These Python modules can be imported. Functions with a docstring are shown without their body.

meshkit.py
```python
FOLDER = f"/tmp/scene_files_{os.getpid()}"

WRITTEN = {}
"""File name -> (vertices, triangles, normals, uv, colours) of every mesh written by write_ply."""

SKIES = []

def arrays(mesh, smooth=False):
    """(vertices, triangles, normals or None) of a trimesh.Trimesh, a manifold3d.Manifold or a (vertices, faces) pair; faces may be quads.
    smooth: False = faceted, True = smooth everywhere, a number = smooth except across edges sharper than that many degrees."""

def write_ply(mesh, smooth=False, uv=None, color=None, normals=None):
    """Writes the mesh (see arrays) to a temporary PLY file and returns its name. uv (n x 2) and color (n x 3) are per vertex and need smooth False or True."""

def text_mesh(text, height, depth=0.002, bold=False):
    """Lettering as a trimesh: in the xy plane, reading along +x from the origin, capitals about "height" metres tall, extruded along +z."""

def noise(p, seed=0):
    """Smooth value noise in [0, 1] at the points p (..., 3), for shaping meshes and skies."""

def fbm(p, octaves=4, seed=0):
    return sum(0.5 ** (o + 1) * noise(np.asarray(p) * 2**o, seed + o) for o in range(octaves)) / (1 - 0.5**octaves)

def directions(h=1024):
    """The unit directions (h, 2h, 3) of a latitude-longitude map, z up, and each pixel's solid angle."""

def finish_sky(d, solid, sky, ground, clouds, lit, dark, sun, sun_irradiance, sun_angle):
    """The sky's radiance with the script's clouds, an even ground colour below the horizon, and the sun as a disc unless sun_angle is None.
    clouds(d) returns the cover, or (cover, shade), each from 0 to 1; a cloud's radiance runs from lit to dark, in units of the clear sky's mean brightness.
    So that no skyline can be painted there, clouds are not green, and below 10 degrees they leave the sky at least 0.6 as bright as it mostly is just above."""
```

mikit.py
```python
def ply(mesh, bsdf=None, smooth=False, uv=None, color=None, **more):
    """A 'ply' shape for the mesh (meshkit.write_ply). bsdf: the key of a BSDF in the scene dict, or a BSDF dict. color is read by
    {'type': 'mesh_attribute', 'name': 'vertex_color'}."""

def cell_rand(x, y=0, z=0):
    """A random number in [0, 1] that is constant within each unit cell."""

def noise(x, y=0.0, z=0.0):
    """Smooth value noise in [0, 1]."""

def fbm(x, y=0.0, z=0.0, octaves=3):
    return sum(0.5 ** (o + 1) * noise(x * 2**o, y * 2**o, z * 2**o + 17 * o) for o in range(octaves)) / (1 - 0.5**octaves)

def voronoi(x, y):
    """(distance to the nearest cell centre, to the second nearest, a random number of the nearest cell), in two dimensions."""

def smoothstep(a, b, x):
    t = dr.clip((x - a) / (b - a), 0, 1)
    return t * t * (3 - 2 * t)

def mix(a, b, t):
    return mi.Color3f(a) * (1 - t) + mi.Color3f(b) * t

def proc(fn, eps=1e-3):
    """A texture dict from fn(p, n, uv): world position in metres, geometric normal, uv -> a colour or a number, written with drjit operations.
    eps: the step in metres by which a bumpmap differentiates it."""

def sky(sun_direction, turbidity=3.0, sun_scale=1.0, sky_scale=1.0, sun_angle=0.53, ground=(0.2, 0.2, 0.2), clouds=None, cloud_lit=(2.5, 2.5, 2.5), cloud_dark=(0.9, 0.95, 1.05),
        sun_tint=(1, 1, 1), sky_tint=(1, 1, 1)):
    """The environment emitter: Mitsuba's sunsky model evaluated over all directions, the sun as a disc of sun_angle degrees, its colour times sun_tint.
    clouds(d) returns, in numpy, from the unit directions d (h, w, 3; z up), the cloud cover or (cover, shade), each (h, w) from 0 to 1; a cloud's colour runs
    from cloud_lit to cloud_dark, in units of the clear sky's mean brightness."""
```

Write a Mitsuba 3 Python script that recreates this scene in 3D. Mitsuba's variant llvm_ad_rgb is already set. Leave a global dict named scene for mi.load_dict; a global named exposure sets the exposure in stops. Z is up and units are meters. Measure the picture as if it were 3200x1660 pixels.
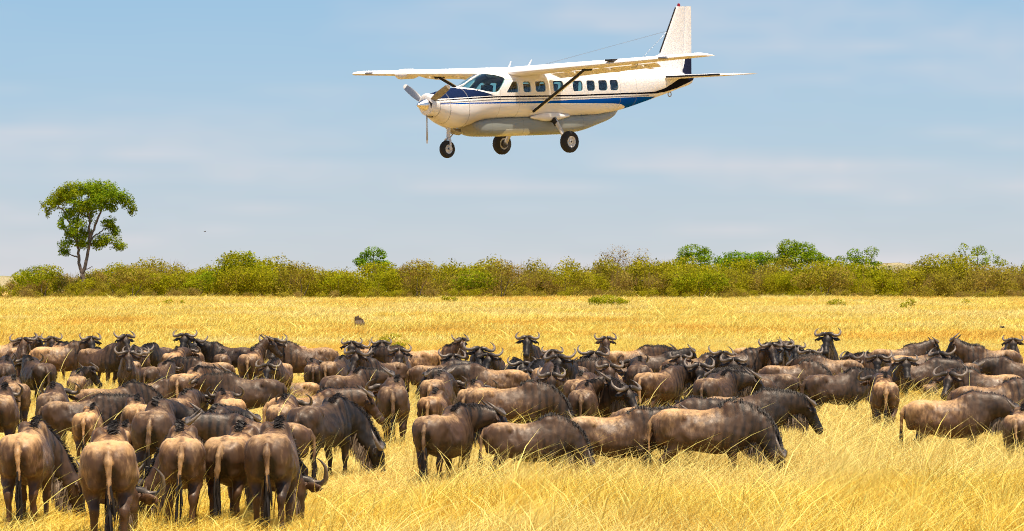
import math
import numpy as np
import trimesh
import manifold3d as m3
import drjit as dr
import mitsuba as mi
import mikit
import meshkit
from mikit import noise, fbm, smoothstep, mix
from scipy.interpolate import PchipInterpolator

T = mi.ScalarTransform4f
scene, labels = {}, {}

# ---------------------------------------------------------------- camera, light, exposure
CAM_H = 2.85
PITCH = math.radians(0.385)
scene['camera'] = {
    'type': 'perspective', 'fov': 16.69, 'fov_axis': 'x', 'near_clip': 0.5, 'far_clip': 20000.0,
    'to_world': T().look_at(origin=[0, 0, CAM_H], target=[0, 100, CAM_H + 100 * math.tan(PITCH)], up=[0, 0, 1]),
}
SUN_EL, SUN_AZ = math.radians(73), math.radians(-62)      # azimuth measured from +x; high, behind the camera
SUN = [math.cos(SUN_EL) * math.cos(SUN_AZ), math.cos(SUN_EL) * math.sin(SUN_AZ), math.sin(SUN_EL)]


def cloud_cover(d):
    z = np.maximum(d[..., 2], 0.0)
    q = np.stack([d[..., 0] / (z + 0.18), d[..., 1] / (z + 0.18), 0 * z], -1)
    skew = q @ np.array([[1.0, -0.25, 0], [0.2, 1.0, 0], [0, 0, 1]])
    a = meshkit.fbm(skew * np.array([2.2, 5.0, 1]) + 3.1, 5, 4)
    b = meshkit.fbm(skew * np.array([7.0, 22.0, 1]) + 9.7, 4, 9)
    wisp = np.clip((a - 0.44) * 3.4, 0, 1) * (0.35 + 0.65 * np.clip((b - 0.36) * 3.2, 0, 1))
    low = np.exp(-(z / 0.058) ** 1.3)
    return np.clip(0.04 + 0.38 * wisp + 0.70 * low, 0, 0.92), 0.25 + 0.35 * (1 - np.clip((b - 0.3) * 2, 0, 1))


scene['sky'] = mikit.sky(SUN, turbidity=3.0, sky_scale=0.9, clouds=cloud_cover, cloud_lit=(2.70, 2.54, 2.60), cloud_dark=(2.26, 2.22, 2.34), ground=(0.42, 0.3, 0.1),
                         sun_tint=(1.0, 0.975, 0.94), sky_tint=(0.45, 0.71, 0.91))
exposure = 2.1


# ---------------------------------------------------------------- helpers
def tag(key, label, category=None, group=None, kind=None):
    labels[key] = {k: v for k, v in (('label', label), ('category', category), ('group', group), ('kind', kind)) if v}


USED = {}


def numbered(name):
    n = USED.get(name, 0)
    USED[name] = n + 1
    return name if n == 0 else f'{name}_{n:03d}'


def part(parent, name, mesh, bsdf, smooth=False, M=None, **kw):
    key = numbered(f'{parent}__{name}')
    scene[key] = mikit.ply(mesh, bsdf, smooth=smooth, **kw)
    if M is not None:
        scene[key]['to_world'] = M
    return key


def man(mesh):
    v, f = (np.asarray(mesh.vertices), np.asarray(mesh.faces)) if hasattr(mesh, 'vertices') else mesh
    return m3.Manifold(m3.Mesh(vert_properties=np.asarray(v, np.float32), tri_verts=np.asarray(f, np.uint32)))


def loft(rings, close=True):
    """A closed mesh through rings (k, n, 3) of points."""
    R = np.asarray(rings, float)
    k, n = R.shape[:2]
    V = R.reshape(-1, 3)
    i, j = np.meshgrid(np.arange(k - 1), np.arange(n), indexing='ij')
    a, b = i * n + j, i * n + (j + 1) % n
    F = np.concatenate([np.stack([a, b, b + n], -1).reshape(-1, 3), np.stack([a, b + n, a + n], -1).reshape(-1, 3)])
    if close:
        V = np.vstack([V, R[0].mean(0), R[-1].mean(0)])
        c0, c1, j = k * n, k * n + 1, np.arange(n)
        F = np.vstack([F, np.stack([j * 0 + c0, (j + 1) % n, j], -1), np.stack([j * 0 + c1, (k - 1) * n + j, (k - 1) * n + (j + 1) % n], -1)])
    t = trimesh.Trimesh(V, F, process=False)
    if close and t.volume < 0:
        t.invert()
    return t


def tube(path, radii, n=8, flat=None):
    """A tube along a path; flat = (vector, factor) squeezes it along one direction."""
    P = np.asarray(path, float)
    r = np.broadcast_to(radii, len(P))
    D = np.gradient(P, axis=0)
    D /= np.linalg.norm(D, axis=1, keepdims=True)
    u = np.cross(D[0], [0.13, 0.31, 0.94])
    a = np.arange(n) * 2 * math.pi / n
    rings = []
    for p, d, rr in zip(P, D, r):
        u = u - d * (u @ d)
        u /= np.linalg.norm(u)
        w = np.cross(d, u)
        o = rr * (np.cos(a)[:, None] * u + np.sin(a)[:, None] * w)
        if flat is not None:
            fv = np.asarray(flat[0], float)
            fv = fv / np.linalg.norm(fv)
            o = o + np.outer(o @ fv, fv) * (flat[1] - 1)
        rings.append(p + o)
    return loft(rings)


def lathe(profile, n=28, axis='y'):
    """A turned solid from (radius, height) pairs about an axis."""
    pr = np.asarray(profile, float)
    a = np.arange(n) * 2 * math.pi / n
    ring = np.stack([np.cos(a), np.sin(a)], -1)
    rings = [np.column_stack([ring[:, 0] * max(r, 1e-4), ring[:, 1] * max(r, 1e-4), np.full(n, h)]) for r, h in pr]
    t = loft(rings)
    V = t.vertices.copy()
    if axis == 'y':
        V = V[:, [0, 2, 1]]
    elif axis == 'x':
        V = V[:, [2, 0, 1]]
    t = trimesh.Trimesh(V, t.faces, process=False)
    if t.volume < 0:
        t.invert()
    return t


def smooth_path(pts, n):
    P = np.asarray(pts, float)
    s = np.concatenate([[0], np.cumsum(np.linalg.norm(np.diff(P, axis=0), axis=1))])
    return PchipInterpolator(s, P, axis=0)(np.linspace(0, s[-1], n))


def rgb(*c):
    return {'type': 'rgb', 'value': list(c)}


def pbr(color, roughness=0.6, **kw):
    return {'type': 'twosided', 'b': {'type': 'principled', 'base_color': color if isinstance(color, dict) else rgb(*color), 'roughness': roughness, 'specular': 0.4, **kw}}


def gz(x, y):
    """Height of the plain: flat under the herd, a slow rise towards the scrub."""
    t = np.clip((np.asarray(y, float) - 122) / 205.0, 0, 1)
    return 1.75 * t * t * (3 - 2 * t) + 0.05 * np.sin(np.asarray(x) * 0.21 + 1.3) * np.clip((np.asarray(y) - 110) / 40, 0, 1)


# ---------------------------------------------------------------- the ground and the hills
def ground_tex(p, n, uv):
    a = fbm(p.x * 0.35, p.y * 0.35, 0.0, 3)
    b = fbm(p.x * 3.1, p.y * 3.1, 5.0, 3)
    c = mix((0.34, 0.215, 0.07), (0.52, 0.36, 0.12), smoothstep(0.3, 0.7, a))
    return mix(c, (0.2, 0.125, 0.05), 0.55 * smoothstep(0.45, 0.75, b))


scene['mat_ground'] = pbr(mikit.proc(ground_tex), 0.95, specular=0.1)
ys = np.concatenate([np.linspace(-60, 15, 6), np.linspace(20, 370, 150), np.linspace(390, 1400, 20)])
xs = np.concatenate([[-900, -500, -250], np.linspace(-130, 130, 105), [250, 500, 900]])
X, Y = np.meshgrid(xs, ys, indexing='ij')
Z = gz(X, Y)
idx = np.arange(X.size).reshape(X.shape)
F = np.stack([idx[:-1, :-1], idx[1:, :-1], idx[1:, 1:], idx[:-1, 1:]], -1).reshape(-1, 4)
scene['ground'] = mikit.ply((np.stack([X, Y, Z], -1).reshape(-1, 3), F), 'mat_ground', smooth=True)
tag('ground', 'dry straw covered plain under the herd', kind='structure')


def hill_tex(p, n, uv):
    a = fbm(p.x * 0.006, p.y * 0.006, 1.0, 4)
    return mix((0.15, 0.14, 0.075), (0.24, 0.21, 0.12), smoothstep(0.35, 0.65, a))


scene['mat_hill'] = pbr(mikit.proc(hill_tex), 0.95, specular=0.1)
hx = np.linspace(-1700, 1700, 171)
hy = np.concatenate([[1300], np.linspace(1500, 4200, 30)])
X, Y = np.meshgrid(hx, hy, indexing='ij')
ridge = 9 * np.exp(-((X + 385) / 36) ** 2) + 17 * np.exp(-((X - 276) / 42) ** 2) + 5 * np.exp(-(X / 500) ** 2)
Z = 1.0 + ridge * np.clip((Y - 1400) / 1100, 0, 1) * (0.85 + 0.3 * meshkit.fbm(np.stack([X, Y, X * 0], -1) / 300.0, 3, 2))
idx = np.arange(X.size).reshape(X.shape)
F = np.stack([idx[:-1, :-1], idx[1:, :-1], idx[1:, 1:], idx[:-1, 1:]], -1).reshape(-1, 4)
scene['hills'] = mikit.ply((np.stack([X, Y, Z], -1).reshape(-1, 3), F), 'mat_hill', smooth=True)
tag('hills', 'pale low hills far behind the scrub', kind='structure')


# ---------------------------------------------------------------- grass
def grass_tex(p, n, uv):
    patch = 0.65 * fbm(p.x * 0.16, p.y * 0.12, 2.0, 3) + 0.35 * fbm(p.x * 0.045, p.y * 0.03, 6.0, 2)
    fine = noise(p.x * 1.3, p.y * 1.3, 7.0)
    t = dr.clip(uv.y * 0.85 + patch * 0.4 + fine * 0.25 - 0.25, 0, 1)
    c = mix((0.75, 0.47, 0.04), (0.98, 0.90, 0.27), t)
    c = mix(c, (0.80, 0.46, 0.075), 0.65 * smoothstep(0.53, 0.70, patch))
    c = mix(c, (0.93, 0.84, 0.40), 0.45 * smoothstep(0.47, 0.34, patch))
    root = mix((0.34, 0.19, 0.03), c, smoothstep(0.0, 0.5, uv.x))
    return root


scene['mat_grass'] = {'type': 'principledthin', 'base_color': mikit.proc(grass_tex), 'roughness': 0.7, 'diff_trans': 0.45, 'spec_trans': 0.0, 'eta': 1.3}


def blades(rng, n, size, width, hmin, hmax, lean, stalks=0.05, segs=3, clump=0.25, ripe=0.45):
    """n grass blades on a square of that size, unit height, as (mesh, uv)."""
    nc = max(1, int(n / 22))
    cen = rng.uniform(-size / 2, size / 2, (nc, 2))
    which = rng.integers(0, nc, n)
    xy = cen[which] + rng.normal(0, clump * size / 6, (n, 2))
    loose = rng.random(n) < 0.4
    xy[loose] = rng.uniform(-size / 2, size / 2, (loose.sum(), 2))
    h = rng.uniform(hmin, hmax, n) * (0.8 + 0.4 * rng.random(nc)[which])
    tall = rng.random(n) < stalks
    h[tall] *= rng.uniform(1.25, 1.75, tall.sum())
    cl = rng.normal(0, 0.28, (nc, 2))[which]
    dx = lean[0] + cl[:, 0] + rng.normal(0, 0.30, n)
    dy = lean[1] + cl[:, 1] + rng.normal(0, 0.24, n)
    bend = np.stack([dx, dy], -1) * (h * (0.55 + 0.5 * rng.random(n)))[:, None] * 0.62
    bend[tall] *= 1.35
    ang = rng.uniform(0, math.pi, n)
    w = width * rng.uniform(0.6, 1.4, n) * np.where(tall, 1.15, 1.0)
    side = np.stack([np.cos(ang) * w / 2, np.sin(ang) * w / 2, 0 * w], -1)
    V, UV = [], []
    tint = np.clip(rng.normal(ripe, 0.34, n) + 0.35 * tall, 0, 1.3)
    for k in range(segs + 1):
        t = k / segs
        c = np.column_stack([xy + bend * t ** 1.9, h * (t - 0.10 * t ** 3 * np.where(tall, 1.6, 1.0))])
        if k < segs:
            wd = side * (1 - 0.55 * t)
            V += [c - wd, c + wd]
            UV += [np.column_stack([np.full(n, t), tint])] * 2
        else:
            V += [c]
            UV += [np.column_stack([np.full(n, t), tint])]
    i = np.arange(n)
    F = []
    for k in range(segs):
        a, b = i + 2 * k * n, i + (2 * k + 1) * n
        if k < segs - 1:
            F += [np.stack([a, b, b + 2 * n], -1), np.stack([a, b + 2 * n, a + 2 * n], -1)]
        else:
            F += [np.stack([a, b, i + 2 * segs * n], -1)]
    return (np.vstack(V), np.vstack(F)), np.vstack(UV)


def grass_height(x, y):
    """Short and grazed under the herd on the left, tall and standing on the right and in front."""
    s = np.clip((x + 3.0 - 0.024 * (y - 40)) / 3.6, 0, 1)
    near = 0.24 + 0.29 * s * s * (3 - 2 * s)
    t = np.clip((y - 56) / 14, 0, 1)
    mid = 0.32 + 0.20 * np.clip((x - 4) / 5, 0, 1)
    u = np.clip((y - 114) / 16, 0, 1)
    h = near * (1 - t) + mid * t
    return h * (1 - u) + 0.46 * u


rng = np.random.default_rng(11)
SPECS = [  # name, tile, count, width, segments, y from, y to, variants
    ('near', 1.3, 1150, 0.0115, 3, 34.0, 82.0, 4),
    ('middle', 2.4, 2000, 0.015, 2, 82.0, 156.0, 3),
    ('far', 7.0, 2500, 0.05, 2, 156.0, 350.0, 3),
    ('stalk', 2.6, 42, 0.0095, 6, 34.0, 90.0, 3),
]
count = 0
for name, size, n, width, segs, y0, y1, nv in SPECS:
    for v in range(nv):
        mesh, uv = blades(rng, n, size * 1.12, width, 0.45, 1.15, (0.27, -0.05), 0.06 if name != 'far' else 0.02, segs, 0.3, {'near': 0.45, 'middle': 0.55, 'far': 0.68, 'stalk': 0.8}[name])
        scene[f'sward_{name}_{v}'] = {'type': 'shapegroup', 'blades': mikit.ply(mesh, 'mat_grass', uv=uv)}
    y = y0 + size / 2
    while y < y1:
        half = 0.1467 * y + 1.2 * size + 1.0
        m = int(math.ceil(2 * half / size))
        for k in range(m):
            x = -half + (k + 0.5) * size + rng.normal(0, 0.08) * size
            yy = y + rng.normal(0, 0.08) * size
            hs = float(grass_height(x, yy)) * rng.uniform(0.9, 1.12) * (0.74 + 0.52 * float(meshkit.fbm(np.array([[x * 0.45, yy * 0.2, 3.0]]), 2, 4)[0]))
            if name == 'stalk':
                hs = rng.uniform(0.62, 0.95)
            count += 1
            scene[f'grass__{count:04d}'] = {'type': 'instance', 'group': {'type': 'ref', 'id': f'sward_{name}_{rng.integers(nv)}'},
                                            'to_world': T().translate([x, yy, float(gz(x, yy)) - 0.01]).rotate([0, 0, 1], float(rng.normal(0, 16))).scale([0.75 + 0.5 * hs, 0.75 + 0.5 * hs, hs])}
        y += size
tag('grass', 'golden dry savanna grass all over the plain', 'grass', kind='stuff')


# ---------------------------------------------------------------- trees and scrub
def leaf_tex(p, n, uv):
    """uv.x: 0 dry brown, 0.5 olive, 1 fresh green; uv.y: tone of the single leaf."""
    dry = mix((0.19, 0.12, 0.045), (0.52, 0.36, 0.14), uv.y)
    olive = mix((0.17, 0.165, 0.004), (0.60, 0.57, 0.018), uv.y)
    green = mix((0.07, 0.15, 0.006), (0.29, 0.50, 0.025), uv.y)
    return mix(mix(dry, olive, dr.clip(uv.x * 2, 0, 1)), green, dr.clip(uv.x * 2 - 1, 0, 1))


def bark_tex(p, n, uv):
    return mix((0.10, 0.075, 0.06), (0.27, 0.22, 0.18), fbm(p.x * 3, p.y * 3, p.z * 1.1, 3))


scene['mat_leaf'] = {'type': 'principledthin', 'base_color': mikit.proc(leaf_tex), 'roughness': 0.7, 'diff_trans': 0.9, 'spec_trans': 0.0, 'eta': 1.35}
scene['mat_bark'] = pbr(mikit.proc(bark_tex), 0.9, specular=0.1)


def leaves(rng, lobes, per, size, hue, hue_sd=0.08, shell=0.45, gap=0.42, gap_scale=0.55, twigs=0.0):
    """Leaf faces scattered through the outer part of ellipsoid lobes (cx, cy, cz, rx, ry, rz), as (mesh, uv)."""
    C, DV, H = [], [], []
    for k, (cx, cy, cz, rx, ry, rz) in enumerate(lobes):
        vol = (rx * ry + ry * rz + rx * rz) / 3
        n = int(per * vol)
        d = rng.normal(size=(n, 3))
        d /= np.linalg.norm(d, axis=1, keepdims=True)
        r = (shell + (1 - shell) * rng.random(n) ** 0.6) * (1 + rng.normal(0, 0.07, n))
        p = np.array([cx, cy, cz]) + d * r[:, None] * [rx, ry, rz]
        keep = meshkit.fbm(p / gap_scale + 31.7, 2, 5) > gap
        C.append(p[keep])
        DV.append(d[keep])
        H.append(np.full(keep.sum(), hue + rng.normal(0, hue_sd * 0.7)))
    C, DN, H = np.vstack(C), np.vstack(DV), np.concatenate(H)
    n = len(C)
    a = rng.normal(size=(n, 3)) * 0.55 + DN * 0.8 + [0, 0, 0.45]
    a /= np.linalg.norm(a, axis=1, keepdims=True)
    u = np.cross(a, rng.normal(size=(n, 3)))
    u /= np.linalg.norm(u, axis=1, keepdims=True)
    w = np.cross(a, u)
    s = size * rng.uniform(0.6, 1.4, n)[:, None]
    asp = np.where(rng.random(n) < twigs, 0.18, 0.62)[:, None]
    V = np.concatenate([C - u * s, C + w * s * asp, C + u * s, C - w * s * asp])
    i = np.arange(n)
    F = np.vstack([np.stack([i, i + n, i + 2 * n], -1), np.stack([i, i + 2 * n, i + 3 * n], -1)])
    tone = np.clip(rng.normal(0.5, 0.22, n) + (meshkit.noise(C * 1.3, 3) - 0.5) * 0.7, 0, 1)
    hue_v = np.clip(H + rng.normal(0, hue_sd, n), 0, 1)
    return (V, F), np.tile(np.column_stack([hue_v, tone]), (4, 1))


def limbs(rng, paths, wob=0.06):
    out = []
    for pts, r0, r1 in paths:
        P = smooth_path(pts, 4 * len(pts))
        P[1:-1] += rng.normal(0, wob, (len(P) - 2, 3)) * np.linspace(0.3, 1, len(P) - 2)[:, None]
        out.append(tube(P, np.linspace(r0, r1, len(P)), 7))
    return trimesh.util.concatenate(out)


def plant_at(key, x, y, lobes, per, size, hue, paths, bark_r=None, **kw):
    """A tree or shrub standing at x, y with crown lobes and limbs given from its foot."""
    rng = np.random.default_rng(abs(int(x * 77 + y * 131)) + 5)
    M = T().translate([x, y, float(gz(x, y)) - 0.05])
    part(key, 'trunk' if bark_r is None else 'stem', limbs(rng, paths), 'mat_bark', smooth=True, M=M)
    mesh, uv = leaves(rng, lobes, per * (2 if key != 'tall_tree' else 1), size * (0.68 if key != 'tall_tree' else 1), hue, **kw)
    part(key, 'crown', mesh, 'mat_leaf', uv=uv, M=M)


PXM = 8779.0      # picture units (2575 wide) per metre at one metre


def px(x, d):
    return (x - 1287.5) / PXM * d


# the lone tall tree on the left
K, D0 = 0.01132, 330.0
def Lb(x, z, rx, rz, ry=None, y=0.0):
    return ((x - 692) * K, y, (1130 - z) * K, rx * K * 1.16, (ry or rx) * K * 1.1, rz * K * 1.16)
lobes = [Lb(735, 185, 130, 75, 120), Lb(610, 205, 110, 70, 110, -0.6), Lb(520, 235, 100, 65, 90, 0.6), Lb(415, 310, 75, 60, 70), Lb(375, 390, 42, 45, 40),
         Lb(860, 190, 110, 70, 110, 0.8), Lb(955, 230, 95, 70, 90, -0.5), Lb(1050, 285, 75, 65, 70), Lb(1105, 365, 38, 50, 40), Lb(480, 300, 70, 50, 60, 1.0),
         Lb(680, 330, 130, 80, 120), Lb(850, 300, 100, 70, 100, -1.0), Lb(930, 330, 60, 50, 60), Lb(590, 420, 85, 70, 80), Lb(530, 480, 45, 50, 50),
         Lb(660, 520, 80, 85, 90, -0.8), Lb(580, 560, 45, 45, 45), Lb(920, 480, 75, 55, 70), Lb(960, 540, 45, 40, 40), Lb(900, 620, 120, 62, 90), Lb(1000, 660, 62, 45, 50),
         Lb(820, 660, 60, 40, 50), Lb(560, 650, 75, 55, 60), Lb(740, 420, 70, 70, 70, 0.7), Lb(620, 330, 70, 60, 70, -0.9), Lb(790, 260, 90, 60, 80, 0.2), Lb(700, 560, 60, 60, 60, 0.6), Lb(540, 715, 52, 36, 40), Lb(690, 640, 60, 50, 60)]
def q(x, z, y=0.0):
    return ((x - 692) * K, y, (1130 - z) * K)
plant_at('tall_tree', px(208, D0), D0, lobes, 1500, 0.085, 0.82, [
    ([q(692, 1140), q(688, 1020), q(690, 900)], 0.29, 0.22), ([q(690, 905), q(665, 830), q(652, 700), q(610, 560), q(560, 430), q(500, 330), q(400, 320)], 0.17, 0.04),
    ([q(690, 905), q(715, 820), q(742, 660), q(748, 520), q(740, 330), q(735, 190)], 0.18, 0.05), ([q(742, 640), q(800, 480), q(860, 340), q(960, 230), q(1060, 290)], 0.14, 0.04),
    ([q(742, 640), q(790, 580), q(850, 540), q(930, 490)], 0.09, 0.03), ([q(742, 650), q(820, 640), q(930, 640), q(1000, 660)], 0.08, 0.03), ([q(655, 760), q(600, 740), q(550, 700)], 0.08, 0.03),
    ([q(655, 690), q(640, 520), q(670, 360), q(620, 220)], 0.11, 0.03), ([q(705, 870), q(750, 850), q(775, 842)], 0.05, 0.03), ([q(640, 560), q(560, 560), q(530, 490)], 0.07, 0.03)],
    gap=0.44, gap_scale=0.8, shell=0.15, hue_sd=0.07)
tag('tall_tree', 'tall lone tree with forked trunk and umbrella crown at the left', 'tree')


def crown_px(key, x0, d, foot, lobes_px, per, size, hue, label, cat, nstem=3, **kw):
    """Crown lobes in picture units round x0 (x, y, rx, ry), set at distance d on the ground there."""
    d = d * (1.375 if d > 130 else 1.7)     # long lens: farther off, at the same size in view
    per, size, foot = per / 0.48, size * 0.81, foot * 0.81
    X = px(x0, d)
    g = float(gz(X, d))
    out = []
    for (lx, ly, rx, rz) in lobes_px:
        out.append((px(lx, d) - X, 0.0, CAM_H + (727 - ly) / PXM * d - g, rx / PXM * d, rx / PXM * d * 0.8, rz / PXM * d))
    paths = []
    for k, o in enumerate(out[:max(nstem, 1)]):
        paths.append(([(0.15 * (k - 1), 0, -0.1), (o[0] * 0.4, 0.1 * k, o[2] * 0.5), (o[0], o[1], o[2])], foot, foot * 0.3))
    plant_at(key, X, d, out, per, size, hue, paths, bark_r=None, **kw)
    tag(key, label, cat)


crown_px('round_tree', 936, 262, 0.16, [(940, 632, 26, 15), (925, 660, 36, 16), (950, 665, 32, 14), (905, 655, 18, 10), (960, 640, 14, 12), (915, 640, 14, 9), (972, 662, 14, 9)], 190, 0.17, 0.97,
         'bright green round headed tree rising alone above the scrub, left of centre', 'tree', gap=0.36)
crown_px('yellow_shrub', 600, 243, 0.12, [(600, 662, 60, 34), (560, 690, 60, 35), (640, 690, 62, 35), (610, 700, 80, 34), (620, 645, 24, 16), (580, 650, 24, 16)], 150, 0.17, 0.55,
         'large yellow green shrub standing higher than the scrub, left', 'shrub', gap=0.36)
crown_px('bare_tree', 1545, 250, 0.12, [(1540, 650, 46, 34), (1505, 672, 30, 20), (1560, 640, 30, 26), (1580, 668, 30, 24)], 120, 0.16, 0.10,
         'grey nearly leafless tree on the skyline right of centre', 'tree', 4, gap=0.47, twigs=0.8, shell=0.1)
crown_px('bare_tree_001', 1612, 252, 0.1, [(1612, 645, 26, 24), (1600, 668, 30, 20), (1630, 668, 26, 18)], 120, 0.16, 0.12,
         'smaller grey leafless tree right of the larger bare one', 'tree', 3, gap=0.46, twigs=0.8, shell=0.1)
crown_px('green_tree', 1745, 268, 0.16, [(1740, 630, 34, 18), (1770, 642, 26, 18), (1718, 644, 20, 14), (1745, 660, 50, 24), (1775, 628, 12, 10)], 190, 0.17, 0.95,
         'green tree with a small round top, left end of the green group on the right', 'tree', gap=0.36)
crown_px('green_tree_001', 1865, 264, 0.16, [(1850, 648, 46, 18), (1890, 652, 40, 18), (1920, 646, 32, 18), (1860, 672, 70, 26), (1940, 668, 40, 22), (1815, 658, 26, 15)], 190, 0.17, 0.96,
         'broad bright green tree between the small round top and the dark tree', 'tree', gap=0.34)
crown_px('dark_tree', 2005, 262, 0.2, [(1985, 622, 32, 23), (2020, 628, 34, 22), (2000, 648, 52, 26), (2045, 646, 32, 18), (1968, 646, 22, 22), (2070, 654, 24, 11)], 230, 0.17, 0.86,
         'tallest dark green tree of the group on the right', 'tree', gap=0.32)
crown_px('green_tree_002', 2145, 262, 0.12, [(2150, 640, 22, 18), (2140, 658, 32, 18), (2108, 650, 12, 9), (2165, 656, 22, 16)], 180, 0.16, 0.9,
         'small green tree right of the dark tallest one', 'tree', gap=0.4)
crown_px('slender_tree', 2190, 264, 0.09, [(2192, 632, 20, 15), (2186, 652, 16, 14), (2205, 662, 14, 8), (2192, 670, 20, 14)], 180, 0.15, 0.88,
         'slender tree with a round see-through head beside the gap on the right', 'tree', gap=0.44)
crown_px('sparse_tree', 2450, 264, 0.14, [(2422, 626, 18, 17), (2462, 630, 24, 15), (2490, 645, 26, 18), (2440, 650, 36, 18), (2475, 660, 36, 16), (2402, 645, 16, 12), (2520, 660, 18, 9)], 130, 0.16, 0.82,
         'light green tree with sky showing through its crown, far right', 'tree', 5, gap=0.5, gap_scale=0.8)
crown_px('brown_shrub', 2368, 244, 0.12, [(2365, 665, 66, 30), (2325, 690, 50, 34), (2405, 690, 52, 34), (2365, 700, 80, 36)], 150, 0.17, 0.40,
         'rounded brownish shrub dome at the right', 'shrub', gap=0.34)
crown_px('low_bush', 1525, 190, 0.05, [(1525, 752, 44, 12), (1495, 757, 24, 10), (1552, 757, 26, 9), (1575, 758, 14, 6)], 420, 0.10, 0.62,
         'low grey green bush in the dry grass in front of the scrub', 'bush', gap=0.38)
crown_px('low_bush_001', 988, 82, 0.02, [(988, 848, 30, 14), (962, 856, 20, 12), (1012, 858, 20, 10), (990, 862, 38, 12)], 1500, 0.045, 0.60,
         'small yellow green bush just behind the herd', 'bush', gap=0.46, gap_scale=0.25)
crown_px('low_bush_002', 2285, 175, 0.03, [(2290, 757, 14, 10), (2272, 766, 10, 8), (2300, 762, 9, 6)], 420, 0.10, 0.56,
         'small straggly bush in the grass on the right', 'bush', gap=0.42)
crown_px('low_bush_003', 1133, 205, 0.03, [(1130, 752, 12, 8), (1150, 750, 14, 7), (1118, 748, 10, 6)], 420, 0.11, 0.6,
         'small bush at the edge of the scrub right of the round headed tree', 'bush', gap=0.42)
crown_px('low_bush_004', 2110, 190, 0.03, [(2108, 758, 16, 8), (2090, 760, 12, 7), (2125, 762, 12, 6)], 420, 0.10, 0.5,
         'small dry bush in the grass below the dark tallest tree', 'bush', gap=0.42)
crown_px('low_bush_005', 2425, 195, 0.03, [(2426, 756, 9, 8), (2434, 760, 8, 6)], 420, 0.10, 0.62,
         'tiny bush in the grass at the far right', 'bush', gap=0.4)
crown_px('low_bush_006', 425, 195, 0.03, [(425, 757, 12, 7), (455, 758, 10, 6), (412, 760, 8, 5)], 420, 0.10, 0.56,
         'tiny bush in the grass in front of the scrub on the left', 'bush', gap=0.42)

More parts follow.
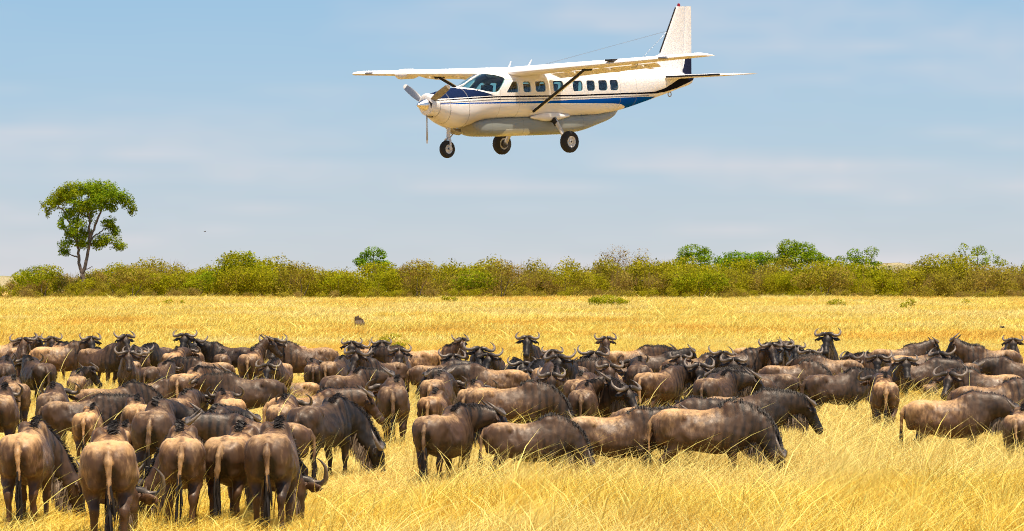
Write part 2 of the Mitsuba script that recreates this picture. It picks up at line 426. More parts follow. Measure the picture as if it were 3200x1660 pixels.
# shrubs that stand out of the thicket by colour or height
STAND_OUT = [
    (108, [(100, 690, 52, 26), (130, 682, 30, 20), (60, 698, 36, 22)], 0.66, 0.1, 'dark green shrub dome left of the tall lone tree'),
    (335, [(330, 688, 44, 26), (372, 694, 36, 24), (300, 700, 30, 20)], 0.28, 0.4, 'greyish brown shrub in the scrub right of the tall lone tree'),
    (502, [(500, 712, 36, 26), (520, 696, 22, 18), (480, 722, 24, 18)], 0.70, 0.05, 'bright yellow green shrub just left of the large yellow green one'),
    (760, [(755, 680, 34, 24), (790, 690, 36, 24), (735, 668, 16, 14)], 0.34, 0.4, 'olive brown shrub with a wispy top left of the round headed tree'),
    (850, [(850, 704, 40, 24), (820, 712, 30, 20)], 0.62, 0.05, 'fresh green low shrub below and left of the round headed tree'),
    (1050, [(1048, 672, 40, 22), (1080, 684, 34, 24), (1020, 684, 26, 20)], 0.22, 0.5, 'greyish shrub with bare top twigs right of the round headed tree'),
    (1188, [(1185, 700, 44, 28), (1220, 706, 34, 24), (1160, 712, 30, 20)], 0.66, 0.05, 'yellow green shrub near the middle of the scrub belt'),
    (1262, [(1260, 672, 36, 22), (1290, 682, 26, 20)], 0.20, 0.5, 'grey brown twiggy shrub right of the one in the middle of the belt'),
    (1425, [(1420, 694, 46, 28), (1460, 700, 34, 24)], 0.42, 0.3, 'dull olive shrub left of the larger bare tree'),
    (1762, [(1755, 702, 50, 30), (1800, 708, 40, 26), (1720, 712, 34, 22)], 0.64, 0.05, 'yellow green shrub below the small round topped tree'),
    (2070, [(2060, 690, 50, 28), (2110, 696, 44, 28), (2020, 704, 34, 22)], 0.30, 0.3, 'rusty brown shrub below the dark tallest tree'),
    (2290, [(2286, 704, 34, 28), (2306, 694, 22, 20)], 0.54, 0.1, 'yellowish shrub in the dip left of the rounded brownish dome'),
    (2482, [(2476, 694, 50, 30), (2520, 700, 40, 28)], 0.26, 0.35, 'reddish brown shrub right of the rounded brownish dome'),
]
for k, (x0, lb, hue, tw, lab) in enumerate(STAND_OUT):
    crown_px('shrub' if k == 0 else f'shrub_{k:03d}', x0, 235, 0.06, lb, 170, 0.16, hue, lab, 'shrub', 2, gap=0.34, twigs=tw)

# the thicket itself: one mass of scrub
rng = np.random.default_rng(23)
KINDS = []
for hue, tw, gp, nm in ((0.47, 0.15, 0.34, 'olive'), (0.56, 0.1, 0.34, 'yellow'), (0.20, 0.6, 0.40, 'dry'), (0.36, 0.35, 0.36, 'brown')):
    for v in range(2):
        lb = [(rng.uniform(-1.5, 1.5), rng.uniform(-1.1, 1.1), rng.uniform(1.2, 3.1), rng.uniform(0.8, 1.4), rng.uniform(0.8, 1.3), rng.uniform(0.7, 1.05)) for _ in range(8)]
        lb += [(rng.uniform(-1.6, 1.6), rng.uniform(-1, 1), rng.uniform(0.4, 0.9), 1.1, 1.0, 0.8) for _ in range(4)]
        mesh, uv = leaves(rng, lb, 300, 0.105, hue, hue_sd=0.06, gap=gp, gap_scale=0.5, twigs=tw, shell=0.3)
        # bare twigs sticking out of the top
        tw_n = 70 if nm in ('dry', 'brown') else 22
        ex = rng.uniform(-2, 2, tw_n); ey = rng.uniform(-1, 1, tw_n); hgt = rng.uniform(2.6, 3.75, tw_n)
        a = np.column_stack([ex * 0.8, ey, hgt * 0.6]); b = np.column_stack([ex + rng.normal(0, 0.3, tw_n), ey, hgt])
        V0, F0 = mesh; base = len(V0)
        wv = np.array([0.03, 0, 0])
        V0 = np.vstack([V0, a - wv, a + wv, b])
        ii = np.arange(tw_n) + base
        F0 = np.vstack([F0, np.stack([ii, ii + tw_n, ii + 2 * tw_n], -1)])
        uv = np.vstack([uv, np.tile([0.05, 0.6], (3 * tw_n, 1))])
        scene[f'scrub_{nm}_{v}'] = {'type': 'shapegroup', 'foliage': mikit.ply((V0, F0), 'mat_leaf', uv=uv)}
TOPX = [-200, 0, 60, 130, 200, 300, 380, 480, 560, 650, 720, 800, 880, 960, 1010, 1100, 1250, 1330, 1400, 1480, 1540, 1620, 1700, 1800, 1900, 2000, 2100, 2220, 2260, 2300, 2370, 2450, 2520, 2580, 2800]
TOPY = [690, 694, 682, 668, 682, 668, 664, 660, 655, 652, 648, 662, 668, 664, 655, 660, 656, 666, 664, 656, 648, 645, 652, 656, 660, 660, 656, 664, 672, 660, 648, 658, 662, 664, 664]
n = 0
for row, (d, dens) in enumerate(((327, 1.65), (335, 1.9), (344, 2.2), (355, 2.4))):
    x = -0.147 * d - 12
    while x < 0.147 * d + 12:
        xx, dd = x + rng.normal(0, 0.5), d + rng.normal(0, 1.6)
        pxx = xx / dd * PXM + 1287.5
        top = np.interp(pxx, TOPX, TOPY)
        g = float(gz(xx, dd))
        full = CAM_H + (727 - top) / PXM * dd - g
        sc = full / 3.75 * rng.uniform(0.76, 1.12) * (0.86 + 0.28 * float(meshkit.noise(np.array([[xx / 5.0, row * 1.7, 2.5]]), 6)[0])) * (0.82, 0.96, 1.05, 1.05)[row]
        patch = float(meshkit.noise(np.array([[xx / 7.0, row * 0.35, 0.5]]), 8)[0]) + rng.normal(0, 0.12)
        right = np.clip((pxx - 1900) / 500, 0, 1) * 0.16
        kind = 'yellow' if patch > 0.68 + right else 'olive' if patch > 0.50 + right else 'brown' if patch > 0.30 + right * 0.3 else 'dry'
        n += 1
        scene[f'thicket__{n:03d}'] = {'type': 'instance', 'group': {'type': 'ref', 'id': f'scrub_{kind}_{rng.integers(2)}'},
                                      'to_world': T().translate([xx, dd, g - 0.12]).rotate([0, 0, 1], float(rng.uniform(0, 360))).scale([sc * 0.95, sc * 0.95, sc])}
        x += dens * rng.uniform(0.75, 1.25)
# low dry fringe in front of it
x = -60.0
while x < 60:
    d = 318 + rng.normal(0, 3.0)
    sc = rng.uniform(0.2, 0.42)
    n += 1
    kind = rng.choice(['dry', 'brown', 'brown', 'olive'])
    scene[f'thicket__{n:03d}'] = {'type': 'instance', 'group': {'type': 'ref', 'id': f'scrub_{kind}_{rng.integers(2)}'},
                                  'to_world': T().translate([x, d, float(gz(x, d)) - 0.2]).rotate([0, 0, 1], float(rng.uniform(0, 360))).scale([sc * 1.2, sc, sc])}
    x += rng.uniform(0.7, 1.5)
tag('thicket', 'dense belt of olive and brown scrub along the horizon', 'scrub', kind='stuff')

def stump_tex(p, n, uv):
    g = fbm(p.x * 16, p.y * 16, p.z * 2.5, 3)
    return mix(mix((0.045, 0.030, 0.020), (0.15, 0.105, 0.07), g), (0.24, 0.19, 0.14), smoothstep(0.62, 0.75, fbm(p.x * 4, p.y * 4, p.z * 3, 2)))


# a weathered stump in the open grass
SX, SY = px(903, 196), 196.0
srng = np.random.default_rng(4)
ring = np.arange(18) * 2 * math.pi / 18
prof = [(0.0, 0.40), (0.18, 0.36), (0.4, 0.335), (0.6, 0.325), (0.76, 0.31), (0.84, 0.25), (0.85, 0.02)]
rings = []
for h, r in prof:
    rr = r * (1 + 0.14 * np.sin(2 * ring + 0.6) + 0.10 * np.sin(5 * ring + 1.5 * h) + srng.normal(0, 0.045, 18))
    rings.append(np.column_stack([np.cos(ring) * rr, np.sin(ring) * rr, h + (0.13 * np.cos(ring + 2.6) + srng.normal(0, 0.035, 18) if h > 0.7 else 0 * ring)]))
scene['mat_stump'] = pbr(mikit.proc(stump_tex), 0.95, specular=0.1)
rings = [r_ * 0.78 + [0, 0, 0.12 * (r_[:, 2].mean() > 0.1)] for r_ in rings]
scene['tree_stump'] = mikit.ply(loft(rings), 'mat_stump', smooth=30)
scene['tree_stump']['to_world'] = T().translate([SX, SY, float(gz(SX, SY)) - 0.05])
tag('tree_stump', 'short dark weathered stump standing alone in the yellow grass', 'tree stump')


# two small birds
def bird(key, at, span, yaw, label):
    body = tube([(-0.30, 0, 0.02), (-0.2, 0, 0.0), (0, 0, 0), (0.18, 0, 0.02), (0.26, 0, 0.045), (0.33, 0, 0.03)], [0.02, 0.05, 0.075, 0.05, 0.04, 0.008], 8, ((0, 0, 1), 0.8))
    M = T().translate(at).rotate([0, 0, 1], yaw).scale(span)
    part(key, 'body', body, 'mat_bird', smooth=True, M=M)
    for s in (1, -1):
        P = np.array([(0.10, 0.04 * s, 0.02), (0.14, 0.32 * s, 0.16), (0.02, 0.66 * s, 0.10)])
        Q = np.array([(-0.10, 0.04 * s, 0.02), (-0.06, 0.32 * s, 0.15), (-0.02, 0.66 * s, 0.10)])
        V = np.vstack([P, Q, P + [0, 0, 0.012], Q + [0, 0, 0.012]])
        Fb = [(0, 1, 4), (0, 4, 3), (1, 2, 4), (6, 10, 7), (6, 9, 10), (7, 10, 8), (0, 6, 7), (0, 7, 1), (3, 4, 10), (3, 10, 9)]
        part(key, 'wing', trimesh.Trimesh(V, Fb, process=False), 'mat_bird', M=M)
    tag(key, label, 'bird')


scene['mat_bird'] = pbr((0.05, 0.04, 0.035), 0.7)
bird('bird', [px(2521, 125), 125, CAM_H + (727 - 824) / PXM * 125], 0.34, 200, 'small dark bird flying low over the grass at the right')
bird('bird_001', [px(515, 240), 240, CAM_H + (727 - 583) / PXM * 240], 0.30, 20, 'tiny dark bird in the sky right of the tall lone tree')


# ---------------------------------------------------------------- wildebeest
def smin(a, b, k):
    h = np.clip(0.5 + 0.5 * (b - a) / k, 0, 1)
    return b + (a - b) * h - k * h * (1 - h)


def seg_d(P, a, b, ra, rb, lat=None, k=1.0):
    """Distance to a tapering bone; lat, k: narrowed by k along the unit vector lat."""
    a, b = np.asarray(a, float), np.asarray(b, float)
    W = P - a
    d = b - a
    t = np.clip((W @ d) / max(d @ d, 1e-9), 0, 1)
    w = W - t[..., None] * d
    if lat is not None:
        wl = w @ lat
        dist = np.sqrt(np.maximum((w * w).sum(-1) + (k * k - 1) * wl * wl, 0))
    else:
        dist = np.sqrt((w * w).sum(-1))
    r = ra + t * (rb - ra)
    return (dist - r) / (1.0 if lat is None else 0.5 + 0.5 * k)


def blend(D, G, lo, k, a, b, ra, rb, lat=None, kk=1.0):
    """Melts a tapering bone into the grid D, touching only the cells near it."""
    a, b = np.asarray(a, float), np.asarray(b, float)
    m = max(ra, rb) + k + 0.05
    i0 = np.maximum(np.floor((np.minimum(a, b) - m - lo) / VOX).astype(int), 0)
    i1 = np.minimum(np.ceil((np.maximum(a, b) + m - lo) / VOX).astype(int) + 1, D.shape)
    if (i1 <= i0).any():
        return
    w = tuple(slice(p, q_) for p, q_ in zip(i0, i1))
    D[w] = smin(D[w], seg_d(G[w], a, b, ra, rb, lat, kk), k)


def carve(D, G, lo, k, a, b, ra, rb):
    """Presses a soft hollow of that shape into the grid D."""
    a, b = np.asarray(a, float), np.asarray(b, float)
    m = max(ra, rb) + k + 0.08
    i0 = np.maximum(np.floor((np.minimum(a, b) - m - lo) / VOX).astype(int), 0)
    i1 = np.minimum(np.ceil((np.maximum(a, b) + m - lo) / VOX).astype(int) + 1, D.shape)
    w = tuple(slice(p, q_) for p, q_ in zip(i0, i1))
    D[w] = -smin(-D[w], seg_d(G[w], a, b, ra, rb), k)


def surface_nets(D, origin, h):
    """A mesh of the zero surface of the grid D (negative inside)."""
    nx, ny, nz = D.shape
    S = D < 0
    acc = np.zeros((nx - 1, ny - 1, nz - 1, 3))
    cnt = np.zeros((nx - 1, ny - 1, nz - 1))
    c = np.array([nx, ny, nz]) - 1
    for ax in range(3):
        o1, o2 = [a for a in range(3) if a != ax]
        for u in (0, 1):
            for v in (0, 1):
                lo = [0, 0, 0]
                lo[o1], lo[o2] = u, v
                hi = list(lo)
                hi[ax] = 1
                A = D[tuple(slice(l, l + m) for l, m in zip(lo, c))]
                B = D[tuple(slice(l, l + m) for l, m in zip(hi, c))]
                x = (A < 0) != (B < 0)
                t = np.where(x, A / np.where(x, A - B, 1), 0)
                for a in range(3):
                    acc[..., a] += np.where(x, lo[a] + (t if a == ax else 0), 0)
                cnt += x
    on = cnt > 0
    num = np.full(on.shape, -1)
    num[on] = np.arange(on.sum())
    I = np.argwhere(on)
    V = origin + h * (I + acc[on] / cnt[on][:, None])
    F = []
    for ax in range(3):
        o1, o2 = [(1, 2), (2, 0), (0, 1)][ax]
        A = np.take(S, range(0, D.shape[ax] - 1), ax)
        B = np.take(S, range(1, D.shape[ax]), ax)
        e = np.argwhere(A != B)
        e = e[(e[:, o1] > 0) & (e[:, o2] > 0) & (e[:, o1] < D.shape[o1] - 1) & (e[:, o2] < D.shape[o2] - 1)]
        inside = S[tuple(e.T)]
        def cell(d1, d2):
            f = e.copy()
            f[:, o1] += d1
            f[:, o2] += d2
            return num[tuple(f.T)]
        qd = np.stack([cell(-1, -1), cell(0, -1), cell(0, 0), cell(-1, 0)], -1)
        qd[~inside] = qd[~inside][:, ::-1]
        F.append(qd)
    F = np.vstack(F)
    return V, np.vstack([F[:, [0, 1, 2]], F[:, [0, 2, 3]]])


def bez(a, b, c, n):
    t = np.linspace(0, 1, n)[:, None]
    return (1 - t) ** 2 * a + 2 * t * (1 - t) * b + t * t * c


TX = [-0.84, -0.78, -0.66, -0.50, -0.30, -0.10, 0.10, 0.28, 0.42, 0.56, 0.68, 0.78]
TTOP = PchipInterpolator(TX, [0.98, 1.09, 1.165, 1.19, 1.175, 1.165, 1.20, 1.275, 1.325, 1.30, 1.20, 1.06])
TBOT = PchipInterpolator(TX, [0.88, 0.78, 0.70, 0.655, 0.60, 0.565, 0.545, 0.545, 0.56, 0.60, 0.68, 0.80])
THW = PchipInterpolator(TX, [0.05, 0.15, 0.215, 0.245, 0.265, 0.28, 0.275, 0.255, 0.225, 0.195, 0.155, 0.09])
VOX = 0.021


def wildebeest_meshes(seed, pose):
    """Body with coat coordinates, horns, hair and eyes of one standing, grazing or lying animal that faces +x."""
    rng = np.random.default_rng(seed)
    lie = pose.get('lie', 0.0)
    girth, belly, hump, horn_size = rng.uniform(0.93, 1.10), rng.uniform(-0.01, 0.05), rng.uniform(-0.02, 0.03) - (0.06 if pose['h'] < -0.3 else 0.0), rng.uniform(0.82, 1.12)
    turn, a, hgt, pitch, hy = math.radians(pose['turn']), pose['a'], pose['h'], math.radians(pose['pitch']), math.radians(pose['turn'] + pose.get('look', 0))
    B = np.array([0.50, 0, 1.03])
    fw = np.array([math.cos(turn), math.sin(turn), 0])
    poll = B + fw * a + [0, 0, hgt]
    f = np.array([math.cos(pitch) * math.cos(hy), math.cos(pitch) * math.sin(hy), -math.sin(pitch)])
    l = np.array([-math.sin(hy), math.cos(hy), 0])
    roll = math.radians(pose.get('roll', 0))
    u = np.cross(f, l)
    l, u = l * math.cos(roll) + u * math.sin(roll), u * math.cos(roll) - l * math.sin(roll)
    ctrl = B + np.array([0.30, 0, 0.10]) + 0.15 * fw + [0, 0, 0.25 * hgt]
    low = np.array([-1.05, -0.62, 0.0])
    neck = bez(B, ctrl, poll - 0.03 * u, 9)
    ends = np.vstack([neck, [poll + f * 0.55], [poll + 0.2 * l], [poll - 0.2 * l]])
    lo = np.minimum(low, ends.min(0) - 0.27)
    hi = np.maximum([0.9, 0.62, 1.45], ends.max(0) + 0.27)
    lo[2] = 0.0 - VOX
    n = np.ceil((hi - lo) / VOX).astype(int) + 1
    G = np.stack(np.meshgrid(*[lo[k] + VOX * np.arange(n[k]) for k in range(3)], indexing='ij'), -1)
    P = G
    x = np.clip(P[..., 0], TX[0], TX[-1])
    xs_ = lo[0] - 0.02 + 0.005 * np.arange(int((hi[0] - lo[0] + 0.06) / 0.005))
    xc = np.clip(xs_, TX[0], TX[-1])
    top, bot, hw = (np.interp(x, xs_, fn(xc)) for fn in (TTOP, TBOT, THW))
    hw = hw * girth
    bot = bot - belly * np.exp(-((x + 0.1) / 0.35) ** 2)
    top = top + hump * np.exp(-((x - 0.42) / 0.2) ** 2)
    zc, hh = (top + bot) / 2, (top - bot) / 2
    zr = (P[..., 2] - zc) / hh
    hwz = hw * (1 - np.where(x < -0.25, 0.30, 0.20) * np.clip(zr, -1, 1) - 0.05 * np.clip(zr, 0, 1) ** 2)
    out_x = np.abs(P[..., 0] - x)
    D = (np.sqrt(zr ** 2 + (P[..., 1] / hwz) ** 2 + 1e-9) - 1) * np.minimum(hh, hw)
    D = np.sqrt(np.maximum(D, 0) ** 2 + out_x ** 2) + np.minimum(D, 0)
    # hip bones, haunches, shoulders
    yl = np.array([0, 1.0, 0])
    for s in (1, -1):
        blend(D, P, lo, 0.05, (-0.44, 0.135 * s, 1.10), (-0.40, 0.165 * s, 1.06), 0.055, 0.05)
        blend(D, P, lo, 0.06, (-0.58, 0.13 * s, 0.98), (-0.44, 0.155 * s, 0.72), 0.19, 0.125, yl, 1.35)
        blend(D, P, lo, 0.06, (-0.74, 0.085 * s, 0.98), (-0.70, 0.12 * s, 0.74), 0.07, 0.075)
        blend(D, P, lo, 0.05, (0.36, 0.10 * s, 1.16), (0.46, 0.165 * s, 0.80), 0.13, 0.12, yl, 1.7)
        carve(D, P, lo, 0.05, (-0.30, 0.335 * s, 1.04), (-0.24, 0.345 * s, 0.90), 0.10, 0.085)
        carve(D, P, lo, 0.05, (0.19, 0.375 * s, 1.0), (0.22, 0.37 * s, 0.66), 0.10, 0.10)
        carve(D, P, lo, 0.04, (-0.47, 0.345 * s, 0.98), (-0.36, 0.335 * s, 0.62), 0.06, 0.07)
        carve(D, P, lo, 0.035, (-0.88, 0.055 * s, 0.96), (-0.80, 0.035 * s, 0.60), 0.045, 0.055)
        blend(D, P, lo, 0.035, (-0.43, 0.165 * s, 1.13), (-0.37, 0.195 * s, 1.06), 0.036, 0.03)
    # the tail
    sway = rng.uniform(-0.05, 0.05)
    tail = [(-0.80, 0, 1.06), (-0.865, sway * 0.2, 0.95), (-0.88, sway * 0.6, 0.76), (-0.875, sway, 0.54)]
    if lie:
        tail = [(-0.80, 0, 1.06), (-0.87, 0.02, 0.92), (-0.90, 0.1, 0.75), (-0.93, 0.2, 0.62)]
    for k in range(3):
        blend(D, P, lo, 0.018, tail[k], tail[k + 1], (0.040, 0.035, 0.030)[k], (0.035, 0.030, 0.024)[k])
    # neck and head
    for k in range(8):
        t0, t1 = k / 8, (k + 1) / 8
        lat = np.array([-math.sin(turn * t0), math.cos(turn * t0), 0])
        blend(D, P, lo, 0.04, neck[k], neck[k + 1], 0.255 - 0.125 * t0, 0.255 - 0.125 * t1, lat, 1.75 - 0.2 * t0)
    skull = [(0.0, -0.005, 0.120, 1.18), (0.12, -0.005, 0.118, 1.16), (0.26, -0.018, 0.095, 1.22), (0.40, -0.022, 0.082, 1.12), (0.49, -0.03, 0.075, 1.02)]
    for (f0, u0, r0, k0), (f1, u1, r1, k1) in zip(skull, skull[1:]):
        blend(D, P, lo, 0.03, poll + f * f0 + u * u0, poll + f * f1 + u * u1, r0, r1, l, (k0 + k1) / 2)
    for s in (1, -1):     # brow, nostril pads, ears
        blend(D, P, lo, 0.03, poll + f * 0.12 + u * 0.055 + l * 0.075 * s, poll + f * 0.18 + u * 0.045 + l * 0.075 * s, 0.032, 0.028)
        blend(D, P, lo, 0.03, poll + f * 0.49 + u * 0.015 + l * 0.04 * s, poll + f * 0.52 - u * 0.02 + l * 0.04 * s, 0.038, 0.034)
        e0 = poll + f * 0.035 + u * 0.02 + l * 0.10 * s
        e1 = poll + f * 0.075 - u * 0.035 + l * 0.32 * s
        lat = np.cross(e1 - e0, f)
        lat /= np.linalg.norm(lat)
        mid = e0 * 0.5 + e1 * 0.5
        blend(D, P, lo, 0.012, e0, mid, 0.035, 0.062, lat, 2.6)
        blend(D, P, lo, 0.012, mid, e1, 0.062, 0.022, lat, 2.6)
    # legs
    legs = []
    if lie:
        for s in (1, -1):
            legs += [[(0.42, 0.14 * s, 0.72, .11), (0.30, 0.22 * s, 0.60, .07), (0.55, 0.24 * s, 0.55, .05), (0.30, 0.24 * s, 0.54, .04)],
                     [(-0.46, 0.17 * s, 0.80, .14), (-0.20, 0.28 * s, 0.66, .10), (-0.62, 0.30 * s, 0.58, .05), (-0.35, 0.32 * s, 0.54, .04)]]
    else:
        for s in (1, -1):
            st = rng.uniform(-0.13, 0.13)
            sp = rng.uniform(-0.02, 0.02)
            legs.append([(0.43, 0.150 * s, 0.82, .105), (0.40, 0.160 * s, 0.66, .078), (0.42 + st * 0.45, (0.150 + sp) * s, 0.40, .050), (0.41 + st * 0.8, (0.145 + sp) * s, 0.36, .038),
                         (0.40 + st, (0.145 + sp) * s, 0.13, .034), (0.40 + st, (0.145 + sp) * s, 0.10, .042), (0.44 + st, (0.145 + sp) * s, 0.035, .046)])
            st = rng.uniform(-0.14, 0.12)
            legs.append([(-0.54, 0.145 * s, 0.80, .135), (-0.50 + st * 0.2, 0.155 * s, 0.64, .090), (-0.64 + st * 0.6, (0.145 + sp) * s, 0.475, .050), (-0.645 + st * 0.65, (0.14 + sp) * s, 0.43, .042),
                         (-0.61 + st, (0.14 + sp) * s, 0.14, .035), (-0.61 + st, (0.14 + sp) * s, 0.10, .043), (-0.57 + st, (0.14 + sp) * s, 0.035, .047)])
    for L in legs:
        for p0, p1 in zip(L, L[1:]):
            blend(D, P, lo, 0.03, p0[:3], p1[:3], p0[3], p1[3])
    V, F = surface_nets(D, lo, VOX)
    body = trimesh.Trimesh(V, F, process=False)
    comp = trimesh.graph.connected_component_labels(body.edges_unique, len(V))
    keep = comp == np.bincount(comp).argmax()
    body.update_faces(keep[F].all(1))
    body.remove_unreferenced_vertices()
    trimesh.smoothing.filter_taubin(body, iterations=4)
    vn = np.array(body.vertex_normals)
    lump = (meshkit.fbm(np.array(body.vertices) * [5.5, 5.5, 4.0] + seed, 3, 1) - 0.5) * 0.032 + (meshkit.noise(np.array(body.vertices) * 15.0 + seed, 2) - 0.5) * 0.007
    body.vertices = np.array(body.vertices) + vn * lump[:, None]
    if body.volume < 0:
        body.invert()
    V = np.array(body.vertices)
    # coat: uv.x how pale, uv.y how warm
    d_neck = np.min([np.linalg.norm(V - p, axis=1) for p in neck], axis=0)
    hf, hl, hu = (V - poll) @ f, (V - poll) @ l, (V - poll) @ u
    head = (hf > -0.06) & (hf < 0.62) & (np.abs(hl) < 0.2) & (np.abs(hu) < 0.2)
    ear = (np.abs(hl) > 0.12) & (np.abs(hl) < 0.40) & (hf > -0.1) & (hf < 0.2) & (np.abs(hu) < 0.16)
    vx, vy, vz = V.T
    tone = np.full(len(V), 0.47)
    warm = np.full(len(V), 0.45)
    big = meshkit.fbm(V * 3.0 + seed * 3.3, 3, 4)
    tone += (big - 0.5) * 0.22
    warm += (meshkit.fbm(V * 2.2 + seed * 1.7 + 9, 3, 6) - 0.5) * 0.8
    # dark vertical brindle streaks over shoulder and ribs
    stripe = np.sin(vx * 46 + 5.0 * meshkit.noise(V * [3, 5, 3] + seed, 9) + 1.2 * np.sin(vz * 4))
    wgt = np.clip((vx + 0.15) / 0.35, 0, 1) * np.clip((vz - 0.55) / 0.2, 0, 1) * (~head)
    tone -= (0.07 + 0.10 * (vx > 0.12)) * (0.4 + 1.2 * meshkit.noise(V * [4, 4, 2.5] + seed, 12)) * np.clip(stripe, -0.2, 1) * wgt * pose.get('stripe', 1.0)
    tone -= 0.12 * np.clip((vx - 0.15) / 0.4, 0, 1)
    warm -= 0.25 * np.clip((vx - 0.1) / 0.4, 0, 1)
    spine = np.exp(-(vy / 0.035) ** 2) * (vz > np.interp(vx, xs_, TTOP(xc)) - 0.05) * (vx < 0.2) * (vx > -0.72)
    tone -= 0.16 * spine
    # painted shading: sunlit back, darker lower flanks, cleft and lower legs; also the tail
    back = np.clip((vz - 1.02) / 0.15, 0, 1) * np.clip((0.35 - vx) / 0.5, 0, 1)  # top of back and rump painted paler, as if lit from above
    tone += 0.31 * back - 0.14 * np.clip((0.85 - vz) / 0.25, 0, 1)  # lower flanks painted darker, as if in shade
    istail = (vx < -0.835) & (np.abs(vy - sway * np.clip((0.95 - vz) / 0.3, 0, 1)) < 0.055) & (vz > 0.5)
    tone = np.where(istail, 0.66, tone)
    cleft_shade = np.clip((0.125 - np.abs(vy)) / 0.06, 0, 1) * np.clip((-0.52 - vx) / 0.06, 0, 1) * np.clip((1.0 - vz) / 0.08, 0, 1) * ~istail
    tone = tone * (1 - cleft_shade) + 0.14 * cleft_shade  # shade between the haunches painted into the coat
    tone = np.where((vz < 0.50), 0.33 + (big - 0.5) * 0.2, tone)  # lower legs: own brown, darkened further to stand in for shadow
    warm = np.where((vz < 0.55), 0.95, warm)
    tone = np.where(vz < 0.075, 0.08, tone)
    face = np.clip((hf - 0.04) / 0.14, 0, 1) * head
    tone = tone * (1 - face) + face * (0.14 + 0.10 * (hu < -0.02))
    pale_chin = head & (hf < 0.12) & ~ear
    tone = np.where(pale_chin, 0.34, tone)
    tone = np.where(ear, 0.36, tone)
    warm = np.where(head, 0.4, warm)
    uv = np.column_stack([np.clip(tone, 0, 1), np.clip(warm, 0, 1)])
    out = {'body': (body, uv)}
    # horns
    for s in (1, -1):
        pts = [(0.03, -0.015, 0.095), (0.10, -0.005, 0.115), (0.19, 0.035, 0.112), (0.265, 0.035, 0.10), (0.325, -0.03, 0.085), (0.335, -0.13, 0.065), (0.295, -0.215, 0.05), (0.245, -0.26, 0.045)]
        path = smooth_path([poll + l * ((0.03 + (y_ - 0.03) * horn_size) * s) + f * (f_ * horn_size) + u * u_ for y_, f_, u_ in pts], 18)
        rad = np.interp(np.linspace(0, 1, 18), [0, 0.12, 0.3, 0.55, 0.8, 0.95, 1], [0.055, 0.052, 0.040, 0.031, 0.019, 0.008, 0.003])
        rad = rad * (1 + 0.05 * np.sin(np.arange(18) * 2.6))
        h_ = tube(path, rad, 9)
        t = np.repeat(np.linspace(0, 1, 18), 9)
        out['horn' if s == 1 else 'horn_001'] = (h_, np.column_stack([np.append(t, [0, 1]), np.full(len(t) + 2, 0.5)]))
        eye = trimesh.creation.icosphere(2, 0.024)
        eye.apply_translation(poll + f * 0.15 + u * 0.035 + l * 0.094 * s)
        out['eye' if s == 1 else 'eye_001'] = (eye, None)

    # hair: strands as thin double-ended leaves hanging from a line
    def strands(roots, outward, length, width, hang, spread, sd):
        r = np.random.default_rng(sd)
        nn = len(roots)
        Lg = length * r.uniform(0.55, 1.25, nn)[:, None]
        d = outward + r.normal(0, spread, (nn, 3))
        d /= np.linalg.norm(d, axis=1, keepdims=True)
        mid = roots + d * Lg * 0.5
        d2 = d * (1 - hang) + np.array([0, 0, -1.0]) * hang
        tip = mid + d2 * Lg * 0.6
        sd_ = np.cross(d, r.normal(size=(nn, 3)))
        sd_ /= np.linalg.norm(sd_, axis=1, keepdims=True)
        w = width * r.uniform(0.6, 1.5, nn)[:, None] * sd_
        Vh = np.vstack([roots - w, roots + w, mid - w * 0.8, mid + w * 0.8, tip])
        i = np.arange(nn)
        Fh = np.vstack([np.stack([i, i + nn, i + 3 * nn], -1), np.stack([i, i + 3 * nn, i + 2 * nn], -1), np.stack([i + 2 * nn, i + 3 * nn, i + 4 * nn], -1)])
        return Vh, Fh

    def along(path, m, jit, sd):
        r = np.random.default_rng(sd)
        t = r.random(m) * (len(path) - 1)
        k = np.minimum(t.astype(int), len(path) - 2)
        return path[k] + (path[k + 1] - path[k]) * (t - k)[:, None] + r.normal(0, jit, (m, 3)), t / (len(path) - 1)

    tdir = np.gradient(neck, axis=0)
    tdir /= np.linalg.norm(tdir, axis=1, keepdims=True)
    lats = np.array([[-math.sin(turn * t), math.cos(turn * t), 0] for t in np.linspace(0, 1, 9)])
    ups = np.cross(tdir, lats)
    radn = 0.255 - 0.125 * np.linspace(0, 1, 9)
    crest = np.vstack([[(0.18, 0, 1.225), (0.32, 0, 1.285), (0.43, 0, 1.315)], (neck + ups * (radn - 0.012)[:, None])[2:], [poll + u * 0.11 - f * 0.02]])
    cup = np.vstack([[(0, 0, 1.0)] * 3, ups[2:], [u]])
    R, t = along(crest, 850, 0.011, seed + 1)
    ud = np.stack([np.interp(t, np.linspace(0, 1, len(cup)), cup[:, k]) for k in range(3)], -1)
    lean = lats[np.minimum((t * 8).astype(int), 8)] * (0.9 if seed % 2 else -0.9)
    out['mane'] = (strands(R, ud * 0.35 + lean, 0.15, 0.0045, 0.66, 0.15, seed + 2), None)
    throat = np.vstack([(neck - ups * (radn - 0.015)[:, None])[2:], [poll - u * 0.10 + f * 0.10], [poll - u * 0.09 + f * 0.25]])
    R, t = along(throat, 460, 0.022, seed + 3)
    out['beard'] = (strands(R, np.tile([0, 0, -1.0], (len(R), 1)) * 0.8 - 0.3 * u, 0.27, 0.009, 0.6, 0.2, seed + 4), None)
    tp = np.array([tail[2], tail[3], np.array(tail[3]) - [0, 0, 0.12]])
    R, t = along(tp, 130, 0.010, seed + 5)
    out['tail_tuft'] = (strands(R, np.tile([-0.05, 0, -1.0], (len(R), 1)), 0.30 if not lie else 0.15, 0.011, 0.5, 0.09, seed + 6), None)
    if lie:
        for k, (m, uv_) in out.items():
            if isinstance(m, tuple):
                m[0][:, 2] -= lie
            else:
                m.apply_translation([0, 0, -lie])
